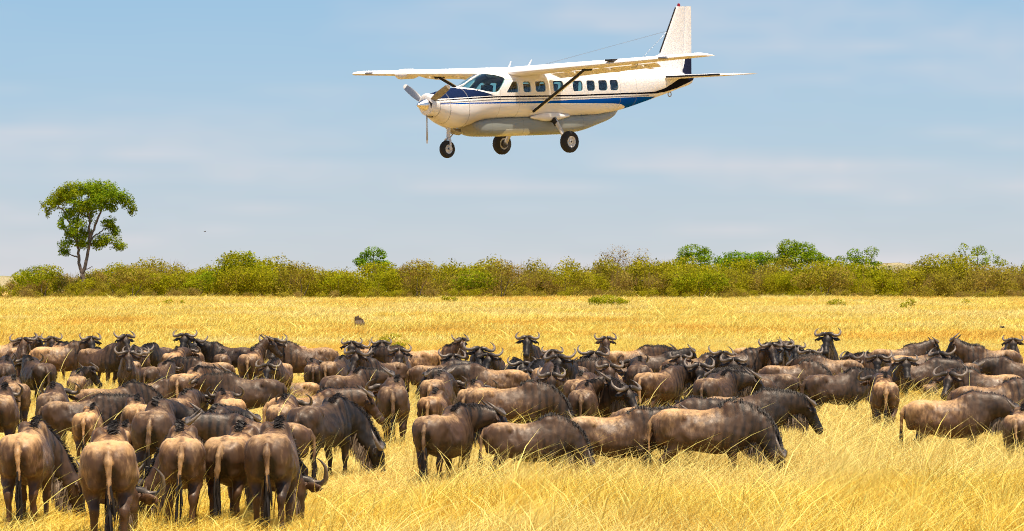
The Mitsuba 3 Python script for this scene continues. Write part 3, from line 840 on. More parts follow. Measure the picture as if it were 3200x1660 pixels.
    return out


def coat_tex(p, n, uv):
    who = noise(p.x * 0.45, p.y * 0.45, 3.0)
    hair = fbm(p.x * 34, p.y * 34, p.z * 10, 3)
    mud = fbm(p.x * 5.0, p.y * 5.0, p.z * 4.0, 3)
    t = dr.clip(uv.x - 0.02 + (who - 0.5) * 0.42 + (hair - 0.5) * 0.34 + (mud - 0.5) * 0.26, 0, 1)
    c = mix((0.009, 0.0065, 0.0055), (0.076, 0.044, 0.024), smoothstep(0.06, 0.54, t))
    c = mix(c, (0.56, 0.405, 0.235), smoothstep(0.48, 0.98, t))
    return c * mix((1.0, 0.99, 0.98), (1.20, 0.96, 0.68), dr.clip(uv.y + (who - 0.5) * 0.9, 0, 1))


def gloss_tex(p, n, uv):
    return 0.40 + 0.30 * fbm(p.x * 14, p.y * 14, p.z * 6, 2)


def horn_tex(p, n, uv):
    g = noise(p.x * 40, p.y * 40, p.z * 40)
    c = mix((0.035, 0.028, 0.024), (0.19, 0.155, 0.125), smoothstep(0.0, 0.5, uv.x))
    return mix(c, (0.06, 0.05, 0.045), smoothstep(0.72, 1.0, uv.x)) * (0.75 + 0.5 * g)


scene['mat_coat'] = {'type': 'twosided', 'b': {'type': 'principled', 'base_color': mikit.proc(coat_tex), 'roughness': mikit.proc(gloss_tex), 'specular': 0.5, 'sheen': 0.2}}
scene['mat_horn'] = pbr(mikit.proc(horn_tex), 0.38)
scene['mat_mane'] = pbr((0.022, 0.018, 0.016), 0.5)
scene['mat_beard'] = pbr((0.20, 0.15, 0.105), 0.7)
scene['mat_eye'] = pbr((0.008, 0.006, 0.005), 0.12)
LOOK = {'body': 'mat_coat', 'horn': 'mat_horn', 'horn_001': 'mat_horn', 'eye': 'mat_eye', 'eye_001': 'mat_eye', 'mane': 'mat_mane', 'beard': 'mat_beard', 'tail_tuft': 'mat_mane'}
POSES = {
    'g': [dict(turn=6, a=0.60, h=-0.50, pitch=78), dict(turn=-10, a=0.56, h=-0.53, pitch=86, stripe=0.6), dict(turn=18, a=0.58, h=-0.48, pitch=80, stripe=0.8, roll=8)],
    'gR': [dict(turn=-42, a=0.60, h=-0.50, pitch=74, look=-25), dict(turn=-34, a=0.60, h=-0.52, pitch=80, look=-15, stripe=0.5)],
    'l': [dict(turn=4, a=0.62, h=0.06, pitch=52), dict(turn=-9, a=0.62, h=-0.02, pitch=58, stripe=0.5), dict(turn=12, a=0.60, h=0.12, pitch=50), dict(turn=-20, a=0.62, h=0.02, pitch=48, stripe=0.7, look=-10)],
    'lR': [dict(turn=-48, a=0.56, h=0.10, pitch=48, look=-12), dict(turn=-40, a=0.58, h=0.02, pitch=54, look=-25, stripe=0.6)],
    's': [dict(turn=3, a=0.52, h=0.30, pitch=54), dict(turn=-14, a=0.50, h=0.34, pitch=50, roll=6), dict(turn=8, a=0.54, h=0.24, pitch=58, stripe=0.6)],
    'sR': [dict(turn=-52, a=0.48, h=0.32, pitch=52, look=-30), dict(turn=-44, a=0.50, h=0.28, pitch=48, look=-38)],
    'a': [dict(turn=-6, a=0.42, h=0.44, pitch=52, look=-8), dict(turn=10, a=0.44, h=0.40, pitch=56, look=6, stripe=0.6)],
    'aR': [dict(turn=-35, a=0.42, h=0.44, pitch=44, look=-35)],
    'yR': [dict(turn=-40, a=0.54, h=0.24, pitch=46, lie=0.50, look=-20)],
    'y': [dict(turn=8, a=0.58, h=0.05, pitch=50, lie=0.50)],
}
seed = 40
for pname, variants in POSES.items():
    for v, pose in enumerate(variants):
        seed += 1
        grp = {'type': 'shapegroup'}
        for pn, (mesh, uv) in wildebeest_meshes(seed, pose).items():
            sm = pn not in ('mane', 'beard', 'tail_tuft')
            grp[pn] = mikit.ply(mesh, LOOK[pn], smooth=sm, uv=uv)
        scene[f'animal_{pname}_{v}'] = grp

# x, y in metres, heading in degrees, pose, size, what it looks like
HERD = [
    (-5.70, 41.14, 92, 'gR', 1.0, 'wildebeest grazing at the bottom left with one curved horn showing right of its legs'),
    (-4.37, 37.85, 94, 'g', 1.05, 'broad wildebeest seen square from behind, second from left in the nearest row'),
    (-5.00, 49.05, 86, 'lR', 0.988, 'tall dark rumped wildebeest standing right behind the second nearest one on the left'),
    (-3.83, 40.59, 98, 'gL', 0.98, 'wildebeest from behind with a horn curling out left of its legs, nearest row'),
    (-3.28, 41.64, 77, 'g', 0.95, 'golden brown wildebeest from behind turned slightly right, fourth of the nearest row'),
    (-2.77, 40.46, 92, 'g', 1.02, 'grey wildebeest from behind with horn tips both sides of its legs, nearest row'),
    (-4.31, 49.66, 73, 'lR', 0.9025, 'pale rumped wildebeest behind the third and fourth ones of the nearest row'),
    (-2.77, 51.07, 59, 'gR', 0.98, 'big three quarter view wildebeest grazing with its lowered face and horns clear on the right'),
    (-3.33, 57.07, 18, 'l', 0.93, 'wildebeest whose grey back and dark mane show just over the big three quarter grazer'),
    (-5.18, 68.33, 180, 'l', 0.93, 'grey wildebeest side on facing left with a streaked shoulder and dark mane, centre left'),
    (-4.78, 58.67, 105, 'l', 0.874, 'pale rumped wildebeest just below the grey side on one, horn beside it'),
    (-3.37, 46.84, 180, 'l', 0.9, 'brown backed wildebeest facing left, tucked behind the grey nearest row rump'),
    (-7.75, 59.03, 92, 'l', 0.95, 'wildebeest from behind with a long pale tail, first in the second row from left'),
    (-6.70, 55.24, 91, 'g', 0.7789999999999999, 'small young wildebeest from behind between two larger rumps on the left'),
    (-7.11, 62.26, 35, 'g', 0.92, 'smooth brown wildebeest with hidden head turned right, behind the small young one on the left'),
    (-10.97, 87.99, 97, 'yR', 0.9974999999999999, 'wildebeest lying down seen from behind with a dark line along its spine'),
    (-10.99, 80.68, 116, 'l', 0.9792, 'rounded dark wildebeest with a white streaked tail near the left edge'),
    (-8.21, 56.06, 96, 'l', 0.9974999999999999, 'dark wildebeest cut by the left edge in the second row'),
    (-11.52, 79.32, 94, 'l', 1.0, 'dark wildebeest cut by the left edge in the third row'),
    (-5.53, 49.39, 90, 'g', 0.74, 'small tan back showing between the broad nearest rump and the tall dark rumped one'),
    (-6.09, 56.52, 96, 'g', 0.855, "wildebeest with a pale rump just left of the tall dark rumped one's shoulder"),
    (-7.15, 57.96, 19, 'l', 0.8448, 'pale flanked wildebeest side on behind the small young one at left'),
    (-9.48, 66.40, 108, 'l', 0.9119999999999999, 'dark wildebeest from behind between the left edge one and the long pale tail'),
    (-3.64, 55.80, 86, 'l', 0.874, 'wildebeest from behind just left of the big three quarter grazer'),
    (-5.55, 58.68, 80, 'l', 0.874, 'wildebeest from behind with a dark mane above the third one of the nearest row'),
    (-12.67, 97.77, 21, 'sR', 1.05, 'wildebeest side on facing right, head turned to the camera, far left back row'),
    (-14.00, 99.58, 290, 's', 1.0, 'wildebeest facing the camera with raised wide horns at the far left of the back row'),
    (-14.86, 103.78, 106, 'g', 0.8, 'pale rumped young wildebeest in front of the far left horned head'),
    (-13.47, 102.45, 68, 'l', 0.98, 'wildebeest with a pale edged rump between two horned heads at far left'),
    (-15.26, 104.84, 13, 's', 1.0, 'wildebeest at the left edge of the back row with its head side on'),
    (-15.22, 115.18, 278, 's', 0.95, 'wildebeest far at the back whose horn tips show over the left side on bull'),
    (-11.33, 96.40, 325, 'a', 1.02, 'alert wildebeest on slim dark legs standing alone with wide horns, back row left'),
    (-12.01, 99.50, 77, 'l', 0.9, 'wildebeest with lowered head in front of the lone alert one at left'),
    (-10.19, 95.08, 274, 'l', 1.0, 'dark wildebeest walking towards the camera with lowered head, back row left'),
    (-10.27, 101.20, 254, 'l', 0.98, 'brown wildebeest just behind the dark one walking towards the camera'),
    (-9.20, 95.46, 82, 'l', 0.95, 'pale rumped wildebeest at the left of the wide horned head in the back row'),
    (-8.82, 97.11, 95, 'g', 0.95, 'wildebeest with a dark striped pale rump under the wide horned head in the back row'),
    (-9.16, 98.80, 273, 'a', 1.02, 'wildebeest staring at the camera with very wide double looking horns, back row left'),
    (-8.14, 100.24, 155, 'sL', 1.0, 'wildebeest looking left with one tall horn, behind the pale calf rump, back row'),
    (-8.19, 98.85, 89, 'g', 0.86, 'pale calf seen from behind below the tall horned head in the back row'),
    (-6.78, 91.07, 88, 'aR', 1.0, 'tan necked wildebeest looking right with one upright horn, back row'),
    (-7.57, 86.55, 175, 'l', 0.8832, 'brown wildebeest facing left between the striped rump and the grey side on one'),
    (-6.63, 71.92, 71, 'lR', 0.95, 'wildebeest with a pale yellowish rump and a big pale horn below, centre left'),
    (-7.53, 72.24, 14, 'g', 0.768, 'small wildebeest whose pale back shows over the smooth brown one on the left'),
    (-8.40, 83.06, 66, 'l', 0.864, 'dim wildebeest with grey flank behind the pale yellowish rump'),
    (-5.57, 94.07, 187, 'sL', 1.08, 'brown bull side on facing left, face turned to the camera, centre left back row'),
    (-6.73, 106.64, 244, 's', 0.95, 'wildebeest mostly hidden behind the brown side on bull, only horn and back showing'),
    (-5.02, 87.97, 93, 'l', 0.82, 'whitish wildebeest rump with a horn on each side, below the brown side on bull'),
    (-5.35, 84.99, 182, 'y', 0.864, 'dark wildebeest lying low in the grass left of the whitish rump'),
    (-3.24, 69.04, 58, 'lR', 0.9792, 'dark maned wildebeest humped like a triangle with big horns pointing at the camera, centre left'),
    (-4.35, 86.24, 78, 'l', 0.9119999999999999, 'dark brown wildebeest between the brown bull and the triangle shaped hump'),
    (-4.41, 98.26, 265, 's', 0.98, 'dark wildebeest facing the camera, left of a close pair in the back row'),
    (-4.13, 99.98, 252, 's', 0.94, 'dark wildebeest facing the camera, right of a close pair in the back row'),
    (-3.86, 97.10, 286, 's', 1.0, 'wildebeest with a tan forehead facing the camera below the small green bush'),
    (-2.73, 94.86, 178, 'l', 1.0, 'pale wildebeest side on with its rump to the right, beside the small green bush'),
    (-2.71, 85.01, 272, 's', 1.0, 'reddish faced wildebeest with long thin horns facing the camera, centre'),
    (-2.05, 60.72, 90, 'l', 1.007, 'wildebeest from behind with a tall hump and pale tail, alone in the centre'),
    (-3.05, 81.85, 224, 's', 0.96, 'dark faced wildebeest looking left past the tall hump in the centre'),
    (-1.45, 68.48, 79, 'l', 0.9309999999999999, 'grey maned wildebeest behind the small tan one in the centre'),
    (-1.38, 61.95, 77, 'gR', 0.817, 'small tan wildebeest right of the tall humped one in the centre'),
    (-0.93, 49.01, 63, 'lR', 0.9309999999999999, 'wildebeest in three quarter view from behind looking right with a white face patch, mid front'),
    (-1.92, 95.44, 301, 'a', 1.0, 'alert wildebeest with a pale face and upright horns in the back row centre'),
    (-0.79, 83.98, 265, 's', 1.0, 'dark horned wildebeest facing the camera right of the pale faced alert one'),
    (-1.72, 81.55, 5, 'l', 0.9119999999999999, 'tan wildebeest side on facing right below the pale faced alert one'),
    (-1.06, 78.21, 187, 'l', 0.8256, 'small reddish wildebeest side on in the centre of the herd'),
    (-0.41, 75.79, 172, 'l', 0.9408, 'brown wildebeest with a rough scarred flank in the middle of the herd'),
    (-0.04, 60.96, 6, 'g', 0.96, 'large wildebeest side on facing right with a black mane, middle of the herd'),
    (-0.71, 63.36, 81, 'l', 0.9025, 'wildebeest whose pale rump shows left of the large black maned one'),
    (0.72, 93.92, 246, 'a', 1.02, 'smooth tan wildebeest looking left with wide horns, back row right of centre'),
    (0.08, 81.02, 275, 'l', 0.95, 'wildebeest with ring shaped horns below the smooth tan one'),
    (0.64, 79.68, 262, 'l', 0.95, "wildebeest with lowered head right below the smooth tan one's belly"),
    (0.76, 74.15, 277, 'l', 1.0, 'streaky dark wildebeest with lowered horns facing the camera, right of the smooth tan one'),
    (1.36, 77.95, 254, 's', 0.95, 'dark wildebeest with tilted horns left of the staring one, right of centre'),
    (2.53, 97.05, 269, 'a', 0.98, 'wildebeest staring straight at the camera with round upright horns, right of centre back row'),
    (3.27, 94.86, 20, 'l', 1.0, 'long backed wildebeest with a pale line down its neck, back row right of centre'),
    (1.84, 82.46, 267, 's', 0.95, 'wildebeest with ringed horns in front of the staring one'),
    (2.43, 79.51, 174, 'l', 0.96, 'grey wildebeest side on facing left below the staring one'),
    (2.83, 78.14, 88, 'l', 1.0, 'wildebeest with a pale tail from behind, left of a pair right of centre'),
    (3.08, 72.49, 54, 'l', 0.96, 'wildebeest with dark shoulders in three quarter view, right of a pair right of centre'),
    (3.87, 93.20, 6, 's', 0.92, 'dark headed wildebeest behind the pair of pale rumps right of centre'),
    (1.35, 69.35, 79, 'l', 0.9119999999999999, 'wildebeest with a pale hip left of the bony rumped one'),
    (1.28, 62.53, 85, 'sR', 0.9025, 'bony rumped wildebeest from behind turning its horned head right, centre'),
    (1.65, 63.76, 282, 'l', 0.96, 'dark wildebeest facing the camera right of the bony rumped one'),
    (1.79, 80.47, 94, 'g', 0.9, 'pale rumped wildebeest behind the bony one, centre'),
    (2.42, 73.55, 16, 'y', 0.816, 'small wildebeest lying in the grass right of the bony rumped one'),
    (3.49, 75.73, 85, 'g', 0.627, 'tiny pale calf seen from behind in the yellow grass right of centre'),
    (4.02, 68.39, 61, 'lR', 0.95, 'wildebeest with a bright cream rump in three quarter view right of centre'),
    (4.58, 69.60, 196, 'lL', 0.9119999999999999, 'tan wildebeest facing left with a horned head held low, behind the big bull'),
    (5.15, 72.09, 176, 'l', 0.9408, 'tan wildebeest side on behind the big bull, its flat back showing'),
    (4.50, 86.92, 3, 'lR', 0.95, 'tan wildebeest facing right with big ringed horns, back row right of centre'),
    (5.50, 86.07, 8, 'sR', 1.05, 'brown wildebeest side on rising to a horned head with a white jaw, right back row'),
    (7.08, 101.02, 326, 's', 0.98, 'wildebeest with two short upright horns at the top of the crowded right group'),
    (7.33, 95.14, 272, 's', 0.92, 'leftmost of three wildebeest heads in the tangle of horns at right'),
    (7.88, 96.37, 263, 's', 0.92, 'middle one of three wildebeest heads in the tangle of horns at right'),
    (7.97, 92.31, 257, 's', 0.92, 'rightmost of three wildebeest heads in the tangle of horns at right'),
    (8.46, 93.61, 270, 'a', 1.08, 'tall alert wildebeest whose head and horns stand highest of the right back row'),
    (6.30, 78.75, -1, 'g', 0.96, 'tan wildebeest with an arched shoulder below the tangle of horns'),
    (7.81, 85.20, 173, 'l', 0.96, 'tan wildebeest side on below the tall alert one'),
    (8.58, 88.56, 257, 'l', 0.95, 'wildebeest with pale ringed horns right of the tall alert one'),
    (9.09, 88.24, 242, 'l', 0.95, 'wildebeest with a pale forehead left of the dark upright horned one'),
    (10.78, 97.48, 10, 's', 1.0, 'dark wildebeest facing right with thin upright horns against the grass, right back row'),
    (6.60, 70.91, 19, 'l', 0.95, "big brown wildebeest in three quarter view facing right, right of the big bull's head"),
    (7.02, 65.87, 83, 'l', 0.95, 'tan wildebeest from behind with a pale horn tip on each side, right side'),
    (3.80, 57.07, 0, 'l', 0.93, 'big maned bull side on with a black face and streaked neck, right of centre'),
    (2.72, 48.91, -1, 'g', 1.0, 'nearest big wildebeest side on grazing to the right in tall grass, right of centre'),
    (2.24, 51.12, 3, 'l', 0.96, 'wildebeest whose pale back and hind legs show behind the nearest side on grazer'),
    (1.45, 49.26, 3, 'l', 0.9, 'brown wildebeest half hidden by tall grass left of the nearest side on grazer'),
    (0.23, 48.51, 8, 'g', 0.85, 'tan wildebeest side on grazing right, left end of the front group in the grass'),
    (0.60, 50.48, 13, 'g', 0.68, 'smaller wildebeest grazing right in front of the tan one in the tall grass'),
    (-1.52, 82.79, 273, 's', 0.9, 'small horned wildebeest facing the camera directly below the pale faced alert one'),
    (-0.28, 83.68, 262, 's', 0.9, "horned wildebeest facing the camera just left of the smooth tan one's head"),
    (0.88, 89.39, 275, 's', 0.92, "horned wildebeest facing the camera directly right of the smooth tan one's back"),
    (2.03, 72.52, 264, 's', 0.92, 'horned wildebeest facing the camera directly below the grey side on one, right of centre'),
    (4.00, 82.90, 269, 's', 0.92, 'horned wildebeest facing the camera right of the dark headed one behind the pair'),
    (3.96, 73.99, 265, 's', 0.95, 'horned wildebeest facing the camera just above the bright cream rump'),
    (4.81, 85.07, 277, 's', 0.92, 'horned wildebeest facing the camera between the tan one and the brown rising one'),
    (4.97, 76.73, 262, 's', 0.95, 'horned wildebeest facing the camera below the brown one with a white jaw'),
    (5.97, 87.42, 270, 's', 0.92, 'horned wildebeest facing the camera left of the tangle of horns at right'),
    (9.13, 85.27, 256, 's', 0.92, 'horned wildebeest facing the camera below the dark one with thin upright horns'),
    (8.71, 79.42, 278, 's', 0.92, 'horned wildebeest facing the camera above right of the tan rear view with two horn tips'),
    (10.47, 81.46, 243, 's', 0.95, 'horned wildebeest looking left of the camera in front of the pale striped bull'),
    (-9.50, 86.57, 268, 's', 0.9, 'horned wildebeest facing the camera left below the dark walking one, back left'),
    (-5.62, 84.06, 259, 'l', 0.9, "wildebeest with lowered head in front of the brown bull's chest"),
    (6.94, 55.38, 0, 'l', 0.93, 'large wildebeest walking right with dark ears and tail, alone at the right'),
    (7.72, 53.10, 76, 'g', 0.817, 'young wildebeest rump cut by the right edge'),
    (9.50, 79.25, 73, 'g', 0.589, 'tiny whitish calf rump behind the large walking wildebeest'),
    (8.56, 62.00, 0, 'l', 0.96, 'reddish brown wildebeest with a black mane at the right edge behind the walking one'),
    (9.58, 70.38, 182, 'lL', 0.96, 'wildebeest with a white rump and ringed horns facing left, near the right edge'),
    (9.36, 80.35, 5, 'l', 0.96, 'brown maned wildebeest side on facing right behind the tiny whitish calf'),
    (10.22, 87.79, 3, 'g', 1.0, 'wildebeest whose tan back shows over the brown maned one on the right'),
    (12.79, 93.19, 182, 's', 1.04, 'pale striped bull facing left with a dark raised head, back row near the right edge'),
    (14.88, 104.20, 268, 's', 0.98, 'dark wildebeest with wide horns over the pale striped bull, right back row'),
    (12.05, 83.03, 164, 'l', 0.9408, 'tan wildebeest cut by the right edge in the back rows'),
]
hrng = np.random.default_rng(77)
for k, (x, y, heading, pose, size, label) in enumerate(HERD):
    key = numbered('wildebeest')
    mirror = pose.endswith('L')
    pname = pose.replace('L', 'R')
    flip = -1.0 if mirror or (len(pname) == 1 and hrng.random() < 0.5) else 1.0
    v = int(hrng.integers(len(POSES[pname])))
    sz = size * np.array([hrng.uniform(0.90, 0.99), hrng.uniform(0.95, 1.08), 1.0])
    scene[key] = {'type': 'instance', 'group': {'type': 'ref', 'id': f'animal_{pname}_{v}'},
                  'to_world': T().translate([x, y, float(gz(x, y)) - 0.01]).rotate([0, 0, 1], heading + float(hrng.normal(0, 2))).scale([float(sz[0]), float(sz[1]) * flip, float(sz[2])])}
    tag(key, label, 'wildebeest', 'wildebeest of the herd in the dry grass')


# ---------------------------------------------------------------- the aeroplane
# Its own coordinates: s metres back from the spinner tip, y to its left, z above its wheels; X = 5 - s forward.
AY, AP, AR = math.radians(223.909), math.radians(-3.103), math.radians(-0.511)
APOS = np.array([0.660, 109.656, 6.1915 + CAM_H])
ASX = 1.0166


def rot3(y, p, r):
    cy, sy, cp, sp, cr, sr = math.cos(y), math.sin(y), math.cos(p), math.sin(p), math.cos(r), math.sin(r)
    return np.array([[cy, -sy, 0], [sy, cy, 0], [0, 0, 1]]) @ np.array([[cp, 0, -sp], [0, 1, 0], [sp, 0, cp]]) @ np.array([[1, 0, 0], [0, cr, -sr], [0, sr, cr]])


AROT = rot3(AY, AP, AR)
AM = np.eye(4)
AM[:3, :3] = AROT @ np.diag([ASX, 1, 1])
AM[:3, 3] = APOS + AROT @ np.array([5.0, 0, -2.0])
A_TO_WORLD = T(AM.tolist())
PLANE = 'light_aircraft'


def sz(s, y, z):
    """A point of the aeroplane from station, left offset and height."""
    return (-s, y, z)


def own(p):
    """World points back into the aeroplane's station, offset, height (object space, for its paint)."""
    d = [p.x - float(AM[0, 3]), p.y - float(AM[1, 3]), p.z - float(AM[2, 3])]
    o = [sum(float(AROT[k, j]) * d[k] for k in range(3)) for j in range(3)]
    return -o[0] / ASX, o[1], o[2]


def curve(x, pts):
    """Piecewise linear curve through (x, y) points, in drjit."""
    y = mi.Float(pts[0][1])
    for (x0, y0), (x1, y1) in zip(pts, pts[1:]):
        y = dr.select(x > x0, y0 + (y1 - y0) * dr.clip((x - x0) / (x1 - x0), 0, 1), y)
    return y


def livery(p, n, uv):
    s, y, z = own(p)
    white, navy, black, blue, grey = (0.84, 0.84, 0.85), (0.012, 0.024, 0.075), (0.012, 0.012, 0.018), (0.004, 0.085, 0.46), (0.20, 0.20, 0.21)
    grime = fbm(s * 1.3, y * 2.0, z * 2.4, 3)
    c = mix(white, (0.60, 0.55, 0.49), 0.5 * smoothstep(1.5, 1.1, z) * smoothstep(0.3, 0.7, grime))
    line = curve(s, [(0.4, 1.79), (2.63, 1.86), (5.9, 1.845), (9.9, 1.885), (10.5, 1.97), (11.2, 2.16), (12.2, 2.42)])
    wide = curve(s, [(0.4, 0.012), (2.4, 0.022), (9.8, 0.028), (10.4, 0.06), (11.2, 0.14), (12.2, 0.10)])
    def paint(c, k, m):
        return dr.select(m, mi.Color3f(k), c)
    # navy deck of the cowl, under the windscreen
    sill = curve(s, [(0.0, 9.0), (1.55, 2.16), (1.95, 2.09), (2.30, 1.99), (2.66, 1.87), (2.7, 0.0)])
    c = paint(c, navy, (z > line + 0.045) & (z < sill) & (s > 0.62) & (s < 2.66))
    c = paint(c, black, dr.abs(z - line) < wide)
    c = paint(c, grey, (dr.abs(z - line + 0.085) < 0.014) & (s > 0.62) & (s < 9.6))
    top = curve(s, [(0.6, 1.70), (5.0, 1.70), (8.6, 1.755), (10.05, 1.765)])
    bot = curve(s, [(0.6, 1.675), (3.0, 1.650), (5.0, 1.625), (7.6, 1.575), (8.15, 1.54), (8.45, 1.46), (8.70, 1.20), (9.6, 1.3), (9.75, 1.62), (10.05, 1.75)])
    c = paint(c, blue, (z < top) & (z > bot) & (s < 10.05) & (s > 0.6))
    # the foot of the rudder
    c = paint(c, (0.020, 0.024, 0.055), (s > 11.66 - (z - 2.5) * -0.28) & (z < 3.02) & (z > 2.3) & (s > 11.5))
    # panel lines
    for s0 in (0.62, 0.95, 1.62):
        c = paint(c, (0.34, 0.33, 0.32), (dr.abs(s - s0) < 0.008) & (z < 2.2))
    for s0, s1, z0, z1 in ((2.78, 3.58, 1.22, 2.40), (8.05, 8.9, 1.3, 2.5)):
        inside = (s > s0) & (s < s1) & (z > z0) & (z < z1)
        core = (s > s0 + 0.012) & (s < s1 - 0.012) & (z > z0 + 0.012) & (z < z1 - 0.012)
        c = paint(c, (0.42, 0.41, 0.40), inside & ~core)
    soot = smoothstep(0.55, 0.0, dr.sqrt(dr.square((s - 2.1) * 0.5) + dr.square(z - 0.98)))
    return mix(c, (0.14, 0.11, 0.09), 0.55 * soot)


def pod_tex(p, n, uv):
    s, y, z = own(p)
    g = fbm(s * 2, z * 3, y * 2, 3)
    c = mix((0.30, 0.335, 0.33), (0.22, 0.25, 0.245), g)
    c = mix(c, (0.34, 0.20, 0.09), 0.5 * smoothstep(2.3, 1.6, s))
    patch = (dr.abs(s - 3.62) < 0.62 - (z - 0.68) * 0.9) & (z < 0.86)
    c = dr.select(patch, mi.Color3f(0.56, 0.58, 0.50), c)
    for s0 in (2.6, 3.9, 5.2, 6.5):
        c = dr.select(dr.abs(s - s0) < 0.008, mi.Color3f(0.2, 0.2, 0.18), c)
    return c


def paint_bsdf(tex):
    return {'type': 'twosided', 'b': {'type': 'diffuse', 'reflectance': tex}}


scene['mat_livery'] = paint_bsdf(mikit.proc(livery))
scene['mat_pod'] = pbr(mikit.proc(pod_tex), 0.45)
scene['mat_white_paint'] = paint_bsdf(rgb(0.84, 0.84, 0.85))
scene['mat_black_rubber'] = pbr((0.014, 0.013, 0.013), 0.55)
scene['mat_tyre'] = pbr((0.022, 0.021, 0.021), 0.75)
scene['mat_dark_trim'] = pbr((0.03, 0.028, 0.03), 0.5)
scene['mat_lining'] = pbr((0.20, 0.20, 0.19), 0.9)
scene['mat_seat'] = pbr((0.035, 0.045, 0.06), 0.8)
scene['mat_rim'] = pbr((0.62, 0.62, 0.62), 0.35)
scene['mat_metal'] = {'type': 'roughconductor', 'material': 'Al', 'alpha': 0.16}
scene['mat_steel'] = pbr((0.34, 0.34, 0.35), 0.35, metallic=0.8)
scene['mat_glass'] = {'type': 'thindielectric', 'int_ior': 1.5, 'specular_transmittance': rgb(0.58, 0.84, 0.82)}
scene['mat_window_glass'] = {'type': 'thindielectric', 'int_ior': 1.5, 'specular_transmittance': rgb(0.55, 0.74, 0.70)}

FS = [0.40, 0.60, 1.00, 1.45, 1.80, 2.25, 2.72, 3.20, 4.0, 5.5, 7.0, 8.4, 9.5, 10.5, 11.4, 12.10, 12.16]
F_TOP = PchipInterpolator(FS, [1.94, 2.00, 2.10, 2.165, 2.21, 2.42, 2.605, 2.685, 2.71, 2.72, 2.70, 2.66, 2.62, 2.58, 2.54, 2.50, 2.46])
F_BOT = PchipInterpolator(FS, [1.42, 1.30, 1.06, 0.93, 0.98, 1.10, 1.15, 1.165, 1.17, 1.17, 1.19, 1.345, 1.56, 1.78, 2.00, 2.20, 2.27])
F_HW = PchipInterpolator(FS, [0.33, 0.42, 0.54, 0.61, 0.66, 0.72, 0.77, 0.80, 0.81, 0.815, 0.80, 0.70, 0.55, 0.38, 0.22, 0.09, 0.04])


def fus_ring(s, inset=0.0, n=56):
    t, b, w = float(F_TOP(s)) - inset, float(F_BOT(s)) + inset, float(F_HW(s)) - inset
    e = 2.2 + 0.9 * min(max((s - 1.2) / 2.0, 0), 1) * min(max((11 - s) / 3.0, 0), 1)
    a = np.arange(n) * 2 * math.pi / n
    ca, sa = np.cos(a), np.sin(a)
    y = w * np.sign(ca) * np.abs(ca) ** (2 / e)
    z = (t + b) / 2 + (t - b) / 2 * np.sign(sa) * np.abs(sa) ** (2 / e)
    y = y * np.where(z > (t + b) / 2, 1 - 0.10 * ((z - (t + b) / 2) / ((t - b) / 2)) ** 2, 1)
    return np.column_stack([np.full(n, -s), y, z])


def fus_solid(inset, s0, s1, k=70):
    return man(loft([fus_ring(s, inset) for s in np.linspace(s0, s1, k)]))


def prism(poly, y0, y1):
    """A block with that outline in (s, z), from y0 to y1."""
    P = np.asarray(poly, float)
    return man(loft([np.column_stack([-P[:, 0], np.full(len(P), y), P[:, 1]]) for y in (y0, y1)]))


def rounded(s0, s1, z0, z1, r=0.07, sl=0.0):
    pts = []
    for cx, cz, a0 in ((s1 - r, z1 - r, 0), (s0 + r, z1 - r, 90), (s0 + r, z0 + r, 180), (s1 - r, z0 + r, 270)):
        for a in (0, 30, 60, 90):
            t = math.radians(a0 + a)
            pts.append((cx + r * math.cos(t) + sl * (cz > (z0 + z1) / 2) * (cx < (s0 + s1) / 2), cz + r * math.sin(t)))
    return pts


def poly_round(poly, r=0.05):
    P = np.asarray(poly, float)
    out = []
    for a, b, c in zip(np.roll(P, 1, 0), P, np.roll(P, -1, 0)):
        u, w = (a - b) / np.linalg.norm(a - b), (c - b) / np.linalg.norm(c - b)
        rr = min(r, np.linalg.norm(a - b) * 0.4, np.linalg.norm(c - b) * 0.4)
        for t in (0, 0.5, 1):
            out.append((1 - t) ** 2 * (b + u * rr) + 2 * t * (1 - t) * b + t * t * (b + w * rr))
    return out


SCREEN = [(1.62, 2.215), (1.95, 2.135), (2.32, 2.03), (2.62, 2.00), (2.74, 2.03), (3.10, 2.40), (3.03, 2.47), (2.86, 2.535), (2.70, 2.575), (2.66, 2.9), (1.62, 2.9)]
WINDOWS = [poly_round([(3.03, 1.985), (3.33, 2.325), (3.53, 2.325), (3.53, 1.985)], 0.06)] + [rounded(a, b, 1.985, 2.315) for a, b in
           ((3.75, 4.07), (4.27, 4.70), (5.03, 5.47), (5.88, 6.31), (6.50, 6.86), (7.03, 7.43), (7.57, 7.96))]
outer = fus_solid(0.0, 0.40, 12.16, 110)
shell = outer - fus_solid(0.045, 1.30, 10.5)
lining = fus_solid(0.050, 1.32, 10.45) - fus_solid(0.066, 1.36, 10.4)
pane_shell = fus_solid(0.014, 1.0, 9.5) - fus_solid(0.022, 1.02, 9.45)
screen_l, screen_r = prism(poly_round(SCREEN, 0.04), 0.035, 1.3), prism(poly_round(SCREEN, 0.04), -1.3, -0.035)
cut = m3.Manifold.batch_boolean([screen_l, screen_r] + [prism(w, -1.4, 1.4) for w in WINDOWS], m3.OpType.Add)


def part_m(name, solid, bsdf, smooth=30, **kw):
    m = solid.to_mesh()
    return part(PLANE, name, trimesh.Trimesh(m.vert_properties[:, :3], m.tri_verts, process=False), bsdf, smooth=smooth, M=A_TO_WORLD, **kw)


def part_a(name, mesh, bsdf, smooth=30):
    return part(PLANE, name, mesh, bsdf, smooth=smooth, M=A_TO_WORLD)


